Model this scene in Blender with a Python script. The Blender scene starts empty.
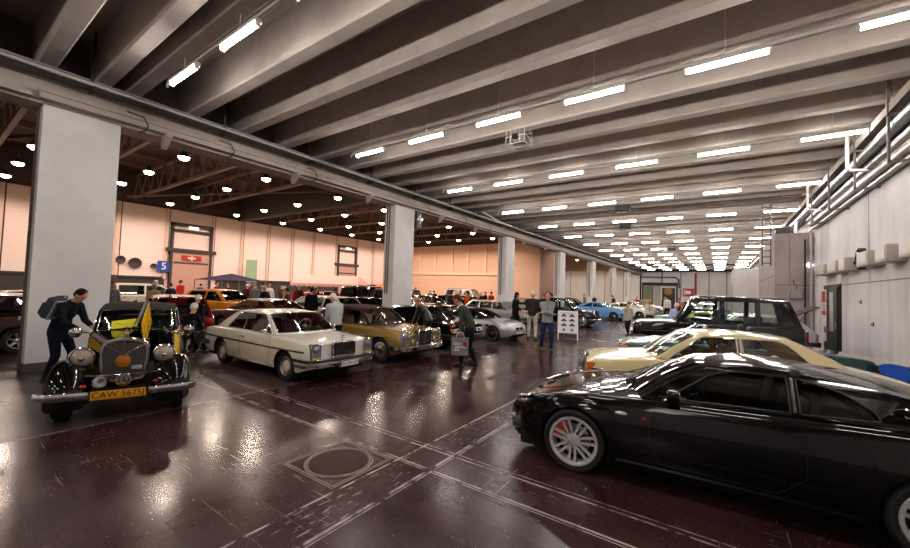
import bpy, bmesh, math, random
from mathutils import Vector, Matrix
from mathutils.geometry import tessellate_polygon
PI = math.pi
rnd = random.Random(7)
SC = bpy.context.scene
COL = SC.collection

# ------------------------------------------------------------------ materials
def srgb(c):
    if isinstance(c, str):
        c = [int(c[i:i+2], 16)/255 for i in (0, 2, 4)]
    return tuple((v/12.92 if v <= .04045 else ((v+.055)/1.055)**2.4) for v in c) + (1,)
MATS = {}
def mat(name, col='808080', rough=.5, metal=0, coat=0, emit=None, es=1, spec=.5, sub=None):
    if name in MATS: return MATS[name]
    m = bpy.data.materials.new(name); m.use_nodes = True
    b = m.node_tree.nodes['Principled BSDF']
    b.inputs['Base Color'].default_value = srgb(col)
    b.inputs['Roughness'].default_value = rough
    b.inputs['Metallic'].default_value = metal
    b.inputs['Coat Weight'].default_value = coat
    b.inputs['Coat Roughness'].default_value = .03
    b.inputs['Specular IOR Level'].default_value = spec
    if emit:
        b.inputs['Emission Color'].default_value = srgb(emit)
        b.inputs['Emission Strength'].default_value = es
    MATS[name] = m
    return m
def paint(name, col, rough=.22, metal=0.0):
    """car paint: base colour with slight flake noise under a clear coat"""
    if name in MATS: return MATS[name]
    m = mat(name, col, rough, metal, 1.0, spec=.1)
    nt = m.node_tree; b = nt.nodes['Principled BSDF']
    n = nt.nodes.new('ShaderNodeTexNoise'); n.inputs['Scale'].default_value = 900
    mx = nt.nodes.new('ShaderNodeMix'); mx.data_type = 'RGBA'
    c = srgb(col)
    mx.inputs['A'].default_value = c
    mx.inputs['B'].default_value = tuple(min(1, v*1.12+.002) for v in c[:3])+(1,)
    nt.links.new(n.outputs['Fac'], mx.inputs['Factor']); nt.links.new(mx.outputs['Result'], b.inputs['Base Color'])
    return m
def cloth(name, col, rough=.9):
    if name in MATS: return MATS[name]
    m = mat(name, col, rough, spec=.2)
    nt = m.node_tree; b = nt.nodes['Principled BSDF']
    n = nt.nodes.new('ShaderNodeTexNoise'); n.inputs['Scale'].default_value = 14; n.inputs['Detail'].default_value = 4
    bp = nt.nodes.new('ShaderNodeBump'); bp.inputs['Strength'].default_value = .5; bp.inputs['Distance'].default_value = .02
    tc = nt.nodes.new('ShaderNodeTexCoord')
    nt.links.new(tc.outputs['Object'], n.inputs['Vector'])
    nt.links.new(n.outputs['Fac'], bp.inputs['Height']); nt.links.new(bp.outputs['Normal'], b.inputs['Normal'])
    return m
def glass(name, tint=(.75, .8, .8), refl=1.0, f0=.06):
    if name in MATS: return MATS[name]
    m = bpy.data.materials.new(name); m.use_nodes = True
    nt = m.node_tree; nt.nodes.clear()
    o = nt.nodes.new('ShaderNodeOutputMaterial'); t = nt.nodes.new('ShaderNodeBsdfTransparent')
    g = nt.nodes.new('ShaderNodeBsdfGlossy'); g.inputs['Roughness'].default_value = .02
    t.inputs['Color'].default_value = (*tint, 1)
    lw = nt.nodes.new('ShaderNodeFresnel'); lw.inputs['IOR'].default_value = 1.55
    mx = nt.nodes.new('ShaderNodeMixShader')
    nt.links.new(lw.outputs[0], mx.inputs[0]); nt.links.new(t.outputs[0], mx.inputs[1]); nt.links.new(g.outputs[0], mx.inputs[2])
    nt.links.new(mx.outputs[0], o.inputs[0])
    MATS[name] = m
    return m
def noisy(name, c1, c2, scale=3, rough=.8, bump=.2, detail=6, stretch=(1, 1, 1), rough2=None, coords='Object', p0=.35, p1=.65):
    """two-tone noise surface (concrete, plaster, dirt)"""
    if name in MATS: return MATS[name]
    m = mat(name, c1, rough)
    nt = m.node_tree; b = nt.nodes['Principled BSDF']
    tc = nt.nodes.new('ShaderNodeTexCoord'); mp = nt.nodes.new('ShaderNodeMapping'); mp.inputs['Scale'].default_value = stretch
    n = nt.nodes.new('ShaderNodeTexNoise'); n.inputs['Scale'].default_value = scale; n.inputs['Detail'].default_value = detail
    r = nt.nodes.new('ShaderNodeValToRGB'); r.color_ramp.elements[0].position = p0; r.color_ramp.elements[1].position = p1
    r.color_ramp.elements[0].color = srgb(c1); r.color_ramp.elements[1].color = srgb(c2)
    bp = nt.nodes.new('ShaderNodeBump'); bp.inputs['Strength'].default_value = bump; bp.inputs['Distance'].default_value = .02
    nt.links.new(tc.outputs[coords], mp.inputs[0]); nt.links.new(mp.outputs[0], n.inputs['Vector'])
    nt.links.new(n.outputs['Fac'], r.inputs[0]); nt.links.new(r.outputs[0], b.inputs['Base Color'])
    nt.links.new(n.outputs['Fac'], bp.inputs['Height']); nt.links.new(bp.outputs['Normal'], b.inputs['Normal'])
    return m

chrome = mat('chrome', 'd8d8da', .08, 1)
brushed = mat('brushed_metal', 'a8a8a8', .3, 1)
galv = noisy('galvanised_metal', '8c8c88', 'b0b0ac', 6, .35, .05)
MATS['galvanised_metal'].node_tree.nodes['Principled BSDF'].inputs['Metallic'].default_value = .8
rubber = mat('rubber', '141414', .75)
blackp = mat('black_plastic', '0c0c0c', .4)
darkm = mat('dark_underside', '060606', .9)
lensw = mat('clear_lens', 'dfe4e6', .08, .3, 1)
lensg = mat('grey_lens', '9ca0a0', .1, .55, 1)
orange = mat('orange_lens', 'e07010', .15, 0, 1)
redlens = mat('red_lens', 'a01208', .15, 0, 1)
yellowlens = mat('yellow_lens', 'd8c020', .15, 0, 1)
white = mat('white_plastic', 'ececec', .4)
plate_w = mat('plate_white', 'f0f0f0', .35)
plate_y = mat('plate_yellow', 'f0a818', .35)
plate_b = mat('plate_blue', '1a2f9a', .35)
ink = mat('ink', '080808', .5)
winglass = glass('window_glass', (.78, .83, .82))
darkglass = glass('tinted_glass', (.32, .36, .35))
skin = mat('skin', 'd09a80', .55)
skin2 = mat('skin_ruddy', 'c88068', .55)

# ------------------------------------------------------------------ mesh helper
class MB:
    def __init__(s): s.v = []; s.f = []; s.m = []
    def add(s, vs, fs, mi=0, M=None):
        o = len(s.v)
        if M is not None: vs = [tuple(M @ Vector(p)) for p in vs]
        s.v += [tuple(p) for p in vs]; s.f += [tuple(i+o for i in f) for f in fs]
        s.m += ([mi]*len(fs) if isinstance(mi, int) else list(mi))
        return s
    def box(s, c, d, mi=0, M=None, bev=0):
        x, y, z = [k/2 for k in d]; cx, cy, cz = c
        if bev <= 0:
            vs = [(cx+a*x, cy+b*y, cz+e*z) for a in (-1, 1) for b in (-1, 1) for e in (-1, 1)]
            fs = [(0, 1, 3, 2), (4, 6, 7, 5), (0, 4, 5, 1), (2, 3, 7, 6), (0, 2, 6, 4), (1, 5, 7, 3)]
            return s.add(vs, fs, mi, M)
        bm = bmesh.new(); bmesh.ops.create_cube(bm, size=1)
        bmesh.ops.scale(bm, vec=d, verts=bm.verts)
        bmesh.ops.bevel(bm, geom=bm.edges[:], offset=min(bev, min(d)*.49), segments=3, affect='EDGES', profile=.5)
        bmesh.ops.translate(bm, vec=c, verts=bm.verts)
        bm.verts.index_update()
        s.add([v.co[:] for v in bm.verts], [[v.index for v in f.verts] for f in bm.faces], mi, M); bm.free()
        return s
    def b2(s, x0, x1, y0, y1, z0, z1, mi=0, M=None, bev=0):
        return s.box(((x0+x1)/2, (y0+y1)/2, (z0+z1)/2), (abs(x1-x0), abs(y1-y0), abs(z1-z0)), mi, M, bev)
    def grid(s, rows, mi=0, closev=False, closeu=False, M=None):
        n = len(rows[0]); vs = [p for r in rows for p in r]; fs = []
        R = len(rows)
        for i in range(R if closeu else R-1):
            for j in range(n if closev else n-1):
                a = i*n+j; b = i*n+(j+1) % n; c = ((i+1) % R)*n+(j+1) % n; d = ((i+1) % R)*n+j
                fs.append((a, b, c, d))
        return s.add(vs, fs, mi, M)
    def tube(s, pts, r, n=8, closed=False, mi=0, M=None, cap=True, flat=None):
        """tube along a path; r may be a list; flat=(ru,rv) elliptical section"""
        P = [Vector(p) for p in pts]; N = len(P)
        rr = r if isinstance(r, (list, tuple)) else [r]*N
        rows = []; up = None
        for i, p in enumerate(P):
            a = P[i-1] if (i > 0 or closed) else P[i]; b = P[(i+1) % N] if (i < N-1 or closed) else P[i]
            t = (b-a)
            if t.length < 1e-9: t = Vector((0, 0, 1))
            t.normalize()
            if up is None:
                up = Vector((0, 0, 1)) if abs(t.z) < .9 else Vector((0, 1, 0))
            u = t.cross(up)
            if u.length < 1e-6: u = t.cross(Vector((1, 0, 0)))
            u.normalize(); w = u.cross(t); up = w
            fu, fv = flat or (1, 1)
            rows.append([tuple(p+u*math.cos(2*PI*k/n)*rr[i]*fu+w*math.sin(2*PI*k/n)*rr[i]*fv) for k in range(n)])
        o = len(s.v)
        s.grid(rows, mi, closev=True, closeu=closed, M=M)
        if cap and not closed:
            s.f.append(tuple(o+k for k in range(n))[::-1]); s.m.append(mi)
            s.f.append(tuple(o+(N-1)*n+k for k in range(n))); s.m.append(mi)
        return s
    def cyl(s, a, b, r, r2=None, n=16, mi=0, M=None):
        return s.tube([a, b], [r, r if r2 is None else r2], n, mi=mi, M=M)
    def lathe(s, prof, n=24, axis='z', c=(0, 0, 0), mi=0, M=None, cap=True):
        """prof: list of (radius, height); axis z, x or y"""
        rows = []
        for (r, h) in prof:
            row = []
            for k in range(n):
                a = 2*PI*k/n; p = (r*math.cos(a), r*math.sin(a), h)
                if axis == 'x': p = (p[2], p[0], p[1])
                if axis == 'y': p = (p[0], p[2], p[1])
                row.append((p[0]+c[0], p[1]+c[1], p[2]+c[2]))
            rows.append(row)
        o = len(s.v); s.grid(rows, mi, closev=True, M=M)
        if cap:
            if prof[0][0] > 1e-4: s.f.append(tuple(o+k for k in range(n))[::-1]); s.m.append(mi)
            if prof[-1][0] > 1e-4: s.f.append(tuple(o+(len(prof)-1)*n+k for k in range(n))); s.m.append(mi)
        return s
    def ell(s, c, r, n=14, m=9, mi=0, M=None):
        rows = [[(c[0]+r[0]*math.sin(PI*i/m)*math.cos(2*PI*k/n), c[1]+r[1]*math.sin(PI*i/m)*math.sin(2*PI*k/n), c[2]+r[2]*math.cos(PI*i/m)) for k in range(n)] for i in range(m+1)]
        return s.grid(rows, mi, closev=True, M=M)
    def prism(s, poly, d, mi=0, M=None):
        """polygon in local xy extruded along z by d"""
        n = len(poly)
        vs = [(x, y, 0) for x, y in poly]+[(x, y, d) for x, y in poly]
        fs = [tuple(range(n))[::-1], tuple(range(n, 2*n))]+[(i, (i+1) % n, n+(i+1) % n, n+i) for i in range(n)]
        return s.add(vs, fs, mi, M)
    def mesh(s, name, mats, sharp=40, smooth=True, merge=True):
        me = bpy.data.meshes.new(name)
        bm = bmesh.new()
        vs = [bm.verts.new(p) for p in s.v]
        for f, mi in zip(s.f, s.m):
            ids = []
            for i in f:
                if i not in ids: ids.append(i)
            if len(ids) < 3: continue
            try:
                fc = bm.faces.new([vs[i] for i in ids]); fc.material_index = mi; fc.smooth = smooth
            except ValueError: pass
        lv = [v for v in bm.verts if not v.link_faces]
        if lv: bmesh.ops.delete(bm, geom=lv, context='VERTS')
        if merge: bmesh.ops.remove_doubles(bm, verts=bm.verts, dist=2e-5)
        bmesh.ops.recalc_face_normals(bm, faces=bm.faces)
        bm.to_mesh(me); bm.free()
        for m in (mats if isinstance(mats, (list, tuple)) else [mats]): me.materials.append(m)
        if smooth: me.set_sharp_from_angle(angle=math.radians(sharp))
        return me
    def obj(s, name, mats, parent=None, loc=None, **kw):
        o = bpy.data.objects.new(name, s.mesh(name, mats, **kw)); COL.objects.link(o)
        if parent is not None: o.parent = parent
        if loc is not None: o.location = loc
        return o
def tag(o, label, cat, group=None, kind=None):
    o['label'] = label; o['category'] = cat
    if group: o['group'] = group
    if kind: o['kind'] = kind
    return o
def thing(name, label, cat, loc=(0, 0, 0), rz=0, group=None):
    o = bpy.data.objects.new(name, None); COL.objects.link(o)
    o.empty_display_size = .1; o.location = loc; o.rotation_euler = (0, 0, rz)
    return tag(o, label, cat, group)
def struct(name, mb, m, **kw):
    o = mb.obj(name, m, **kw); o['kind'] = 'structure'; return o
def children_of(o): return [c for c in list(COL.objects) if c.parent == o]
KIDS = {}
def dup(root, loc=None, rz=None, label=None, group=None, swap=None, scale=None):
    """copy of a thing with its parts and sub-parts; swap = {material name: material}"""
    def cp(o, par):
        c = o.copy(); COL.objects.link(c)
        if par is not None: c.parent = par
        if swap and o.type == 'MESH':
            for i, sl in enumerate(o.material_slots):
                if sl.material and sl.material.name in swap:
                    c.material_slots[i].link = 'OBJECT'; c.material_slots[i].material = swap[sl.material.name]
        for k in o.children: cp(k, c)
        return c
    r = cp(root, None)
    if loc is not None: r.location = loc
    if rz is not None: r.rotation_euler = (0, 0, rz)
    if scale is not None: r.scale = scale
    if label: r['label'] = label
    if group: r['group'] = group
    return r
FONT_MEMO = {}
def text(parent, s, size, loc, rot, m, name='lettering', ext=.0015, align='CENTER'):
    cu = bpy.data.curves.new(name, 'FONT'); cu.body = s; cu.size = size; cu.extrude = ext
    cu.align_x = align; cu.align_y = 'CENTER'; cu.materials.append(m)
    to = bpy.data.objects.new('txt', cu); COL.objects.link(to)
    bpy.context.view_layer.update()
    me = bpy.data.meshes.new_from_object(to.evaluated_get(bpy.context.evaluated_depsgraph_get())); me.name = name
    bpy.data.objects.remove(to); bpy.data.curves.remove(cu)
    o = bpy.data.objects.new(name, me); COL.objects.link(o)
    o.location = loc; o.rotation_euler = rot
    if parent is not None: o.parent = parent
    return o
ORD = ['first', 'second', 'third', 'fourth', 'fifth', 'sixth', 'seventh', 'eighth', 'ninth', 'tenth', 'eleventh', 'twelfth', 'thirteenth', 'fourteenth', 'fifteenth', 'sixteenth', 'seventeenth', 'eighteenth', 'nineteenth', 'twentieth']

# ------------------------------------------------------------------ camera (eye at 1.9 m)
cam = bpy.data.cameras.new('camera'); camo = bpy.data.objects.new('camera', cam); COL.objects.link(camo)
cam.sensor_width = 36; cam.lens = 36*380.195/910; cam.clip_end = 300; cam.clip_start = .05
ri = Vector((0.8213345, 0.56948653, 0.03308676)); up_ = Vector((-0.00506801, -0.0507145, 0.99870033)); fw = Vector((-0.57042436, 0.82043472, 0.03876741))
camo.matrix_world = Matrix(((ri.x, up_.x, -fw.x, 0), (ri.y, up_.y, -fw.y, 0), (ri.z, up_.z, -fw.z, 1.9), (0, 0, 0, 1)))
SC.camera = camo
SC.view_settings.view_transform = 'Standard'; SC.view_settings.look = 'None'; SC.view_settings.gamma = 1; SC.view_settings.use_curve_mapping = False
SC.view_settings.exposure = EXPOSURE = 0.55
SC.cycles.use_denoising = True
SC.cycles.max_bounces = 8; SC.cycles.diffuse_bounces = 6; SC.cycles.glossy_bounces = 4; SC.cycles.transparent_max_bounces = 24; SC.cycles.transmission_bounces = 4
SC.cycles.sample_clamp_indirect = 4.0; SC.cycles.caustics_reflective = False; SC.cycles.caustics_refractive = False
w = bpy.data.worlds.new('world'); SC.world = w; w.use_nodes = True
w.node_tree.nodes['Background'].inputs[0].default_value = (.02, .02, .025, 1); w.node_tree.nodes['Background'].inputs[1].default_value = .3
# ================================================================== SETTING
XL, XR, YF, YB = -11.1, 3.2, 73.0, -14.0
XH, YE, ZB, ZS = -38.0, 41.0, 6.12, 7.0
COLY = [1.98+10.1*k for k in range(7)]

# floor: dark red-brown end-grain blocks under wet sealant, scratches, duct covers
def floor_material():
    m = bpy.data.materials.new('sealed_block_floor'); m.use_nodes = True
    nt = m.node_tree; N = nt.nodes; L = nt.links; b = N['Principled BSDF']
    tc = N.new('ShaderNodeTexCoord')
    def math_(op, a, c=None, d=None):
        n = N.new('ShaderNodeMath'); n.operation = op
        for i, v in enumerate((a, c, d)):
            if v is None: continue
            if isinstance(v, (int, float)): n.inputs[i].default_value = v
            else: L.new(v, n.inputs[i])
        return n.outputs[0]
    def noise(scale, det=5, vec=None, st=None):
        n = N.new('ShaderNodeTexNoise'); n.inputs['Scale'].default_value = scale; n.inputs['Detail'].default_value = det
        v = vec or tc.outputs['Object']
        if st:
            mp = N.new('ShaderNodeMapping'); mp.inputs['Scale'].default_value = st[:3]
            if len(st) > 3: mp.inputs['Rotation'].default_value = (0, 0, st[3])
            L.new(v, mp.inputs[0]); v = mp.outputs[0]
        L.new(v, n.inputs['Vector']); return n.outputs['Fac']
    def ramp(f, p0, p1, c0=(0, 0, 0, 1), c1=(1, 1, 1, 1)):
        r = N.new('ShaderNodeValToRGB'); r.color_ramp.elements[0].position = p0; r.color_ramp.elements[1].position = p1
        r.color_ramp.elements[0].color = c0; r.color_ramp.elements[1].color = c1; L.new(f, r.inputs[0]); return r.outputs[0]
    def mix(f, a, c):
        n = N.new('ShaderNodeMix'); n.data_type = 'RGBA'
        for k, v in (('Factor', f), ('A', a), ('B', c)):
            if isinstance(v, (int, float, tuple)): n.inputs[k].default_value = v
            else: L.new(v, n.inputs[k])
        return n.outputs['Result']
    sp = N.new('ShaderNodeSeparateXYZ'); L.new(tc.outputs['Object'], sp.inputs[0]); X, Y = sp.outputs[0], sp.outputs[1]
    br = N.new('ShaderNodeTexBrick'); br.inputs['Scale'].default_value = 1; br.inputs['Brick Width'].default_value = .62; br.inputs['Row Height'].default_value = .31
    br.inputs['Mortar Size'].default_value = .006; br.inputs['Mortar Smooth'].default_value = .3; br.inputs['Bias'].default_value = -.3
    br.inputs['Color1'].default_value = srgb('371f20'); br.inputs['Color2'].default_value = srgb('281617'); br.inputs['Mortar'].default_value = srgb('0c0707')
    L.new(tc.outputs['Object'], br.inputs['Vector'])
    base = mix(ramp(noise(.9, 7), .4, .68), br.outputs['Color'], srgb('3e2928'))
    base = mix(math_('MULTIPLY', ramp(noise(2.3, 8), .5, .75), .6), base, srgb('241413'))
    zone = math_('LESS_THAN', math_('ADD', X, math_('MULTIPLY', noise(3), .15)), -6.53)      # greyer parking strip beside the pillars
    base = mix(math_('MULTIPLY', zone, .75), base, srgb('4c4041'))
    # duct covers: two bands with pale scratched edges
    def edge(v, c, wd): return math_('LESS_THAN', math_('ABSOLUTE', math_('SUBTRACT', v, c)), wd)
    lines = None
    chip = ramp(noise(7, 6), .36, .56)
    for v, c, wd in ((X, -2.90, .012), (X, -2.48, .016), (X, -2.44, .006), (Y, 3.22, .012), (Y, 3.18, .006), (Y, 3.63, .011), (Y, 3.70, .006), (X, -6.58, .012), (Y, 13.4, .02), (Y, 23.4, .02)):
        e = edge(v, c, wd); lines = e if lines is None else math_('MAXIMUM', lines, e)
    lines = math_('MULTIPLY', lines, chip)
    # scratches: stretched noise in three directions
    scr = None
    for st in ((.5, 22, 1, .0), (22, .6, 1, .12), (.8, 30, 1, .9), (.8, 26, 1, -.7)):
        s_ = ramp(noise(2.6, 3, st=st), .685, .71); scr = s_ if scr is None else math_('MAXIMUM', scr, s_)
    scr = math_('MULTIPLY', scr, ramp(noise(.7, 4), .5, .62))
    spk = math_('MAXIMUM', math_('MULTIPLY', ramp(noise(38, 2), .70, .72), ramp(noise(1.3, 3), .4, .6)), math_('MULTIPLY', ramp(noise(90, 2), .70, .73), .7))
    band = math_('MULTIPLY', math_('MULTIPLY', math_('GREATER_THAN', X, -2.9), math_('LESS_THAN', X, -2.48)), math_('MULTIPLY', ramp(noise(9, 8, st=(5, .7, 1)), .60, .64), ramp(noise(1.6, 3), .45, .6)))
    wear = math_('MAXIMUM', math_('MAXIMUM', math_('MULTIPLY', lines, .85), math_('MULTIPLY', scr, .75)), math_('MAXIMUM', math_('MULTIPLY', spk, .6), math_('MULTIPLY', band, .6)))
    col = mix(wear, base, srgb('b9aaa8'))
    L.new(col, b.inputs['Base Color'])
    rg = math_('ADD', math_('MULTIPLY', ramp(noise(1.1, 6), .3, .7), .16), .14)
    rg = math_('ADD', rg, math_('MULTIPLY', zone, .1)); rg = math_('ADD', rg, math_('MULTIPLY', wear, .3))
    L.new(rg, b.inputs['Roughness'])
    b.inputs['Specular IOR Level'].default_value = .22
    bp = N.new('ShaderNodeBump'); bp.inputs['Strength'].default_value = .22; bp.inputs['Distance'].default_value = .012
    h = math_('ADD', math_('MULTIPLY', noise(2.2, 5), .9), math_('MULTIPLY', br.outputs['Fac'], -.6)); L.new(h, bp.inputs['Height']); L.new(bp.outputs['Normal'], b.inputs['Normal'])
    return m
struct('floor', MB().b2(XH-.5, XR+.4, YB-.4, YF+.4, -.2, 0), floor_material())

conc = noisy('painted_concrete', 'aa9f96', 'b6aba2', 2.2, .85, .15)
conc_d = noisy('raw_concrete', 'aca197', 'b8ada3', 2.5, .9, .2)
colm = noisy('pillar_paint', 'e2dfdd', 'ebe9e7', 1.5, .7, .05)
wallm = noisy('plaster_wall', 'c3bfc0', 'd8d5d7', .8, .8, .1, stretch=(1, 1, .25))
blockm = noisy('block_paint', '9a8d8c', 'ab9d9b', 1.5, .8, .08)

def wall_stained():
    m = noisy('stained_wall', 'e2dfe1', 'efedef', .7, .8, .1, stretch=(1, 1, .3))
    nt = m.node_tree; b = nt.nodes['Principled BSDF']; src = b.inputs['Base Color'].links[0].from_socket
    tc = nt.nodes.new('ShaderNodeTexCoord'); mp = nt.nodes.new('ShaderNodeMapping'); mp.inputs['Scale'].default_value = (1, .9, .2)
    n = nt.nodes.new('ShaderNodeTexNoise'); n.inputs['Scale'].default_value = 1.6; n.inputs['Detail'].default_value = 5
    r = nt.nodes.new('ShaderNodeValToRGB'); r.color_ramp.elements[0].position = .5; r.color_ramp.elements[1].position = .72
    mx = nt.nodes.new('ShaderNodeMix'); mx.data_type = 'RGBA'; mx.inputs['B'].default_value = srgb('8f8586')
    ml = nt.nodes.new('ShaderNodeMath'); ml.operation = 'MULTIPLY'; ml.inputs[1].default_value = .3
    nt.links.new(tc.outputs['Object'], mp.inputs[0]); nt.links.new(mp.outputs[0], n.inputs['Vector']); nt.links.new(n.outputs['Fac'], r.inputs[0])
    nt.links.new(r.outputs[0], ml.inputs[0]); nt.links.new(ml.outputs[0], mx.inputs['Factor']); nt.links.new(src, mx.inputs['A']); nt.links.new(mx.outputs['Result'], b.inputs['Base Color'])
    return m
wr = MB().b2(XR, XR+.35, YB, YF, 0, ZS+.3)
for k in range(9):                                                                  # shallow joints between the wall panels
    pass
wallR = struct('wall_right', wr, wall_stained())
j = MB().b2(XR-.012, XR, YB, 16.8, 2.41, 2.44)
for yy in (4.4, 9.2, 14.2, ): j.b2(XR-.008, XR, yy-.012, yy+.012, 2.44, 5.2)
struct('trim_1', j, mat('joint_grey', '9c9596', .8))
struct('wall_back', MB().b2(XH, XR+.35, YB-.35, YB, 0, 10.5), wallm)
# far wall with the big gate opening filled by gate leaves
struct('wall_front', MB().b2(XL, XR+.35, YF, YF+.35, 0, ZS+.3), noisy('far_wall', 'e6e2de', 'f0ece8', .5, .8, .05))
struct('ceiling', MB().b2(XL-.9, XR+.35, YB, YF, ZS, ZS+.3), conc_d)

# ceiling beams
bys = [-3.3+1.28*k for k in range(0)]
far_edge = [.364, .567, .69]+[.98+.2975*k for k in range(54)]
beam_y = [4.22*r-.15 for r in far_edge]+[4.22*r-.15 for r in (.07, -.23, -.53, -.83, -1.13, -1.43, -1.73, -2.03, -2.33, -2.63, -2.93)]
for y in sorted(beam_y):
    if y > YF-.3: continue
    bm_ = MB().add([], [])
    wt, wb = .19, .15
    x0, x1 = XL-.75, XR
    sec = [(y-wt, ZS), (y-wb, ZB+.03), (y-wb+.03, ZB), (y+wb-.03, ZB), (y+wb, ZB+.03), (y+wt, ZS)]
    bm_.grid([[(x0, a, c) for a, c in sec], [(x1, a, c) for a, c in sec]])
    struct('ceiling_beam', bm_, conc, smooth=False)
# girder over the pillars, with upper infill
g = MB().b2(XL-.62, XL, YB, YF, 5.32, 5.78).b2(XL-.62, XL+.06, YB, YF, 5.78, 6.1)
struct('girder', g, conc)
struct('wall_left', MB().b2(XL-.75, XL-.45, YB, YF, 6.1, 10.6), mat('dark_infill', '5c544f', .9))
for k, cy in enumerate(COLY):
    m_ = MB(); h = .6
    m_.b2(XL-.2, XL, cy-h, cy+h, .0, 5.34); m_.b2(XL-.58, XL-.2, cy-h, cy+h, 0, 5.34)
    struct('pillar', m_, colm, smooth=False)
    p_ = MB()
    for a, c in ((XL-.34, XL-.30), (XL-.46, XL-.42)): p_.b2(a, c, cy-h-.03, cy-h, 1.6 if k else .1, 5.3)
    struct('trim_2', p_, mat('column_groove', '6d5f5b', .8))
    struct('baseboard_left', MB().b2(XL-.6, XL+.02, cy-h-.02, cy+h+.02, 0, .16), mat('kick_grey', '55504f', .8))

# ---------------------------------------------------------------- left hall shell
def corrugated(name, c1, c2, per=.13):
    m = mat(name, c1, .7); nt = m.node_tree; b = nt.nodes['Principled BSDF']
    tc = nt.nodes.new('ShaderNodeTexCoord'); wv = nt.nodes.new('ShaderNodeTexWave'); wv.bands_direction = 'Z'; wv.inputs['Scale'].default_value = 1/per/3.14
    n = nt.nodes.new('ShaderNodeTexNoise'); n.inputs['Scale'].default_value = .25; n.inputs['Detail'].default_value = 3
    mx = nt.nodes.new('ShaderNodeMix'); mx.data_type = 'RGBA'; mx.inputs['A'].default_value = srgb(c1); mx.inputs['B'].default_value = srgb(c2)
    bp = nt.nodes.new('ShaderNodeBump'); bp.inputs['Distance'].default_value = .03; bp.inputs['Strength'].default_value = .5
    nt.links.new(tc.outputs['Object'], wv.inputs['Vector']); nt.links.new(tc.outputs['Object'], n.inputs['Vector']); nt.links.new(n.outputs['Fac'], mx.inputs['Factor'])
    nt.links.new(mx.outputs['Result'], b.inputs['Base Color']); nt.links.new(wv.outputs['Fac'], bp.inputs['Height']); nt.links.new(bp.outputs['Normal'], b.inputs['Normal'])
    return m
clad = corrugated('pink_cladding', 'f0ded6', 'ecccc0')
clad2 = corrugated('orange_cladding', 'ecc4a8', 'e8b696', .3)
sand = mat('frame_sand', 'd8b8a4', .7)
brown = mat('dark_frame', '3a2f2c', .7)
roofdark = corrugated('roof_sheet', '5a463b', '4a3930', .5)
struct('wall_left.hall', MB().b2(XH-.3, XH, YB, YE, 0, 10.6), clad)
struct('wall_front.hall', MB().b2(XH, -16.8, YE, YE+.3, 0, 10.6), clad2)
struct('wall_front.upper', MB().b2(XH, XL-.3, YF, YF+.3, 6.0, 10.6), clad2)
struct('wall_front.lower', MB().b2(XH, XL-.3, YF+.02, YF+.3, 0, 6.0), noisy('pale_panel', 'e6ddd6', 'efe8e2', .5, .8, .05))
struct('wall_left.recess', MB().b2(-17.1, -16.8, YE+.3, YE+4.5, 0, 10.6), mat('recess_brown', 'b58f7c', .8))
struct('ceiling.hall', MB().b2(XH, XL-.6, YB, YF, 10.3, 10.6), roofdark)
for y in (9.05, 12.2, 15.7, 18.3, 20.9, 23.6, 26.2, 29.4, 32.5, 35.3, 38.2, 6.2, 3.2):
    struct('trim_3', MB().b2(XH, XH+.12, y-.12, y+.12, 1.9, 7.8), sand)
    struct('trim_3', MB().b2(XH, XH+.05, y+.12, y+.2, 1.9, 7.8), brown)
struct('trim_4', MB().b2(XH, XH+.25, YB, YE, 7.8, 8.0).b2(XH, XH+.2, YB, 12, 1.95, 2.1).b2(XH, XH+.2, 16, YE, 1.95, 2.1), brown)
struct('trim_4', MB().b2(XH, XH+.06, YB, 12.2, 0.1, 1.95).b2(XH, XH+.06, 16.2, YE, .1, 1.95), mat('lower_glazing_dark', '35302e', .4))
struct('trim_4', MB().b2(XH, XH+.02, YB, YE, 8.0, 10.3), mat('upper_wall_dark', '5a4a42', .9))
for x in (-37.5, -34.4, -31.8, -29.0, -26.5, -23.9, -21.3):
    struct('trim_5', MB().b2(x-.14, x+.14, YE-.14, YE, 3.75 if x > -36 else 0, 7.6), mat('pale_frame', 'f0cdb0', .7))
struct('trim_5', MB().b2(-36, -20.2, YE-.16, YE, 3.7, 3.95).b2(-36, -20.2, YE-.12, YE, 6.9, 7.0), mat('pale_frame', 'f0cdb0', .7))
struct('trim_5', MB().b2(XH, -16.8, YE-.2, YE, 7.6, 7.8), brown)
struct('trim_5', MB().b2(XH, -16.8, YE-.03, YE, 7.8, 10.3), mat('upper_wall_dark', '5a4a42', .9))
for x in (-36, -33, -29.7, -27.2, -23.5, -20.5, -17.2, -14):
    struct('trim_6', MB().b2(x-.05, x+.05, YF-.05, YF, 0, 6.0), mat('joint_grey', '9c9596', .8))
# industrial doors in the left wall (dark frame with rails and a sliding leaf)
for k, (y0, y1) in enumerate(((12.45, 15.65), (29.5, 32.4))):
    d = bpy.data.objects.new('door_%d' % (k+2), None); COL.objects.link(d); d.location = (XH, (y0+y1)/2, 0); d['kind'] = 'structure'
    w_ = (y1-y0)/2
    MB().b2(.01, .2, -w_, w_, 0, 4.3).obj('door_leaf', mat('door_beige', 'b98f80', .6), d)
    MB().b2(.0, .3, -w_, -w_+.18, 0, 6.7).b2(0, .3, w_-.18, w_, 0, 6.7).b2(0, .3, -w_, w_, 6.5, 6.75).b2(0, .3, -w_, w_, 6.05, 6.2).b2(0, .34, -w_-.3, w_+.3, 4.25, 4.55).b2(.2, .25, -w_+.3, w_-.3, 3.3, 3.42).obj('door_frame', brown, d)
    MB().b2(.3, .4, -.35, .35, 6.3, 6.5).obj('door_lamp', mat('pilot_lamp', 'fff2dc', .4, emit='fff0d8', es=2), d)
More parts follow.
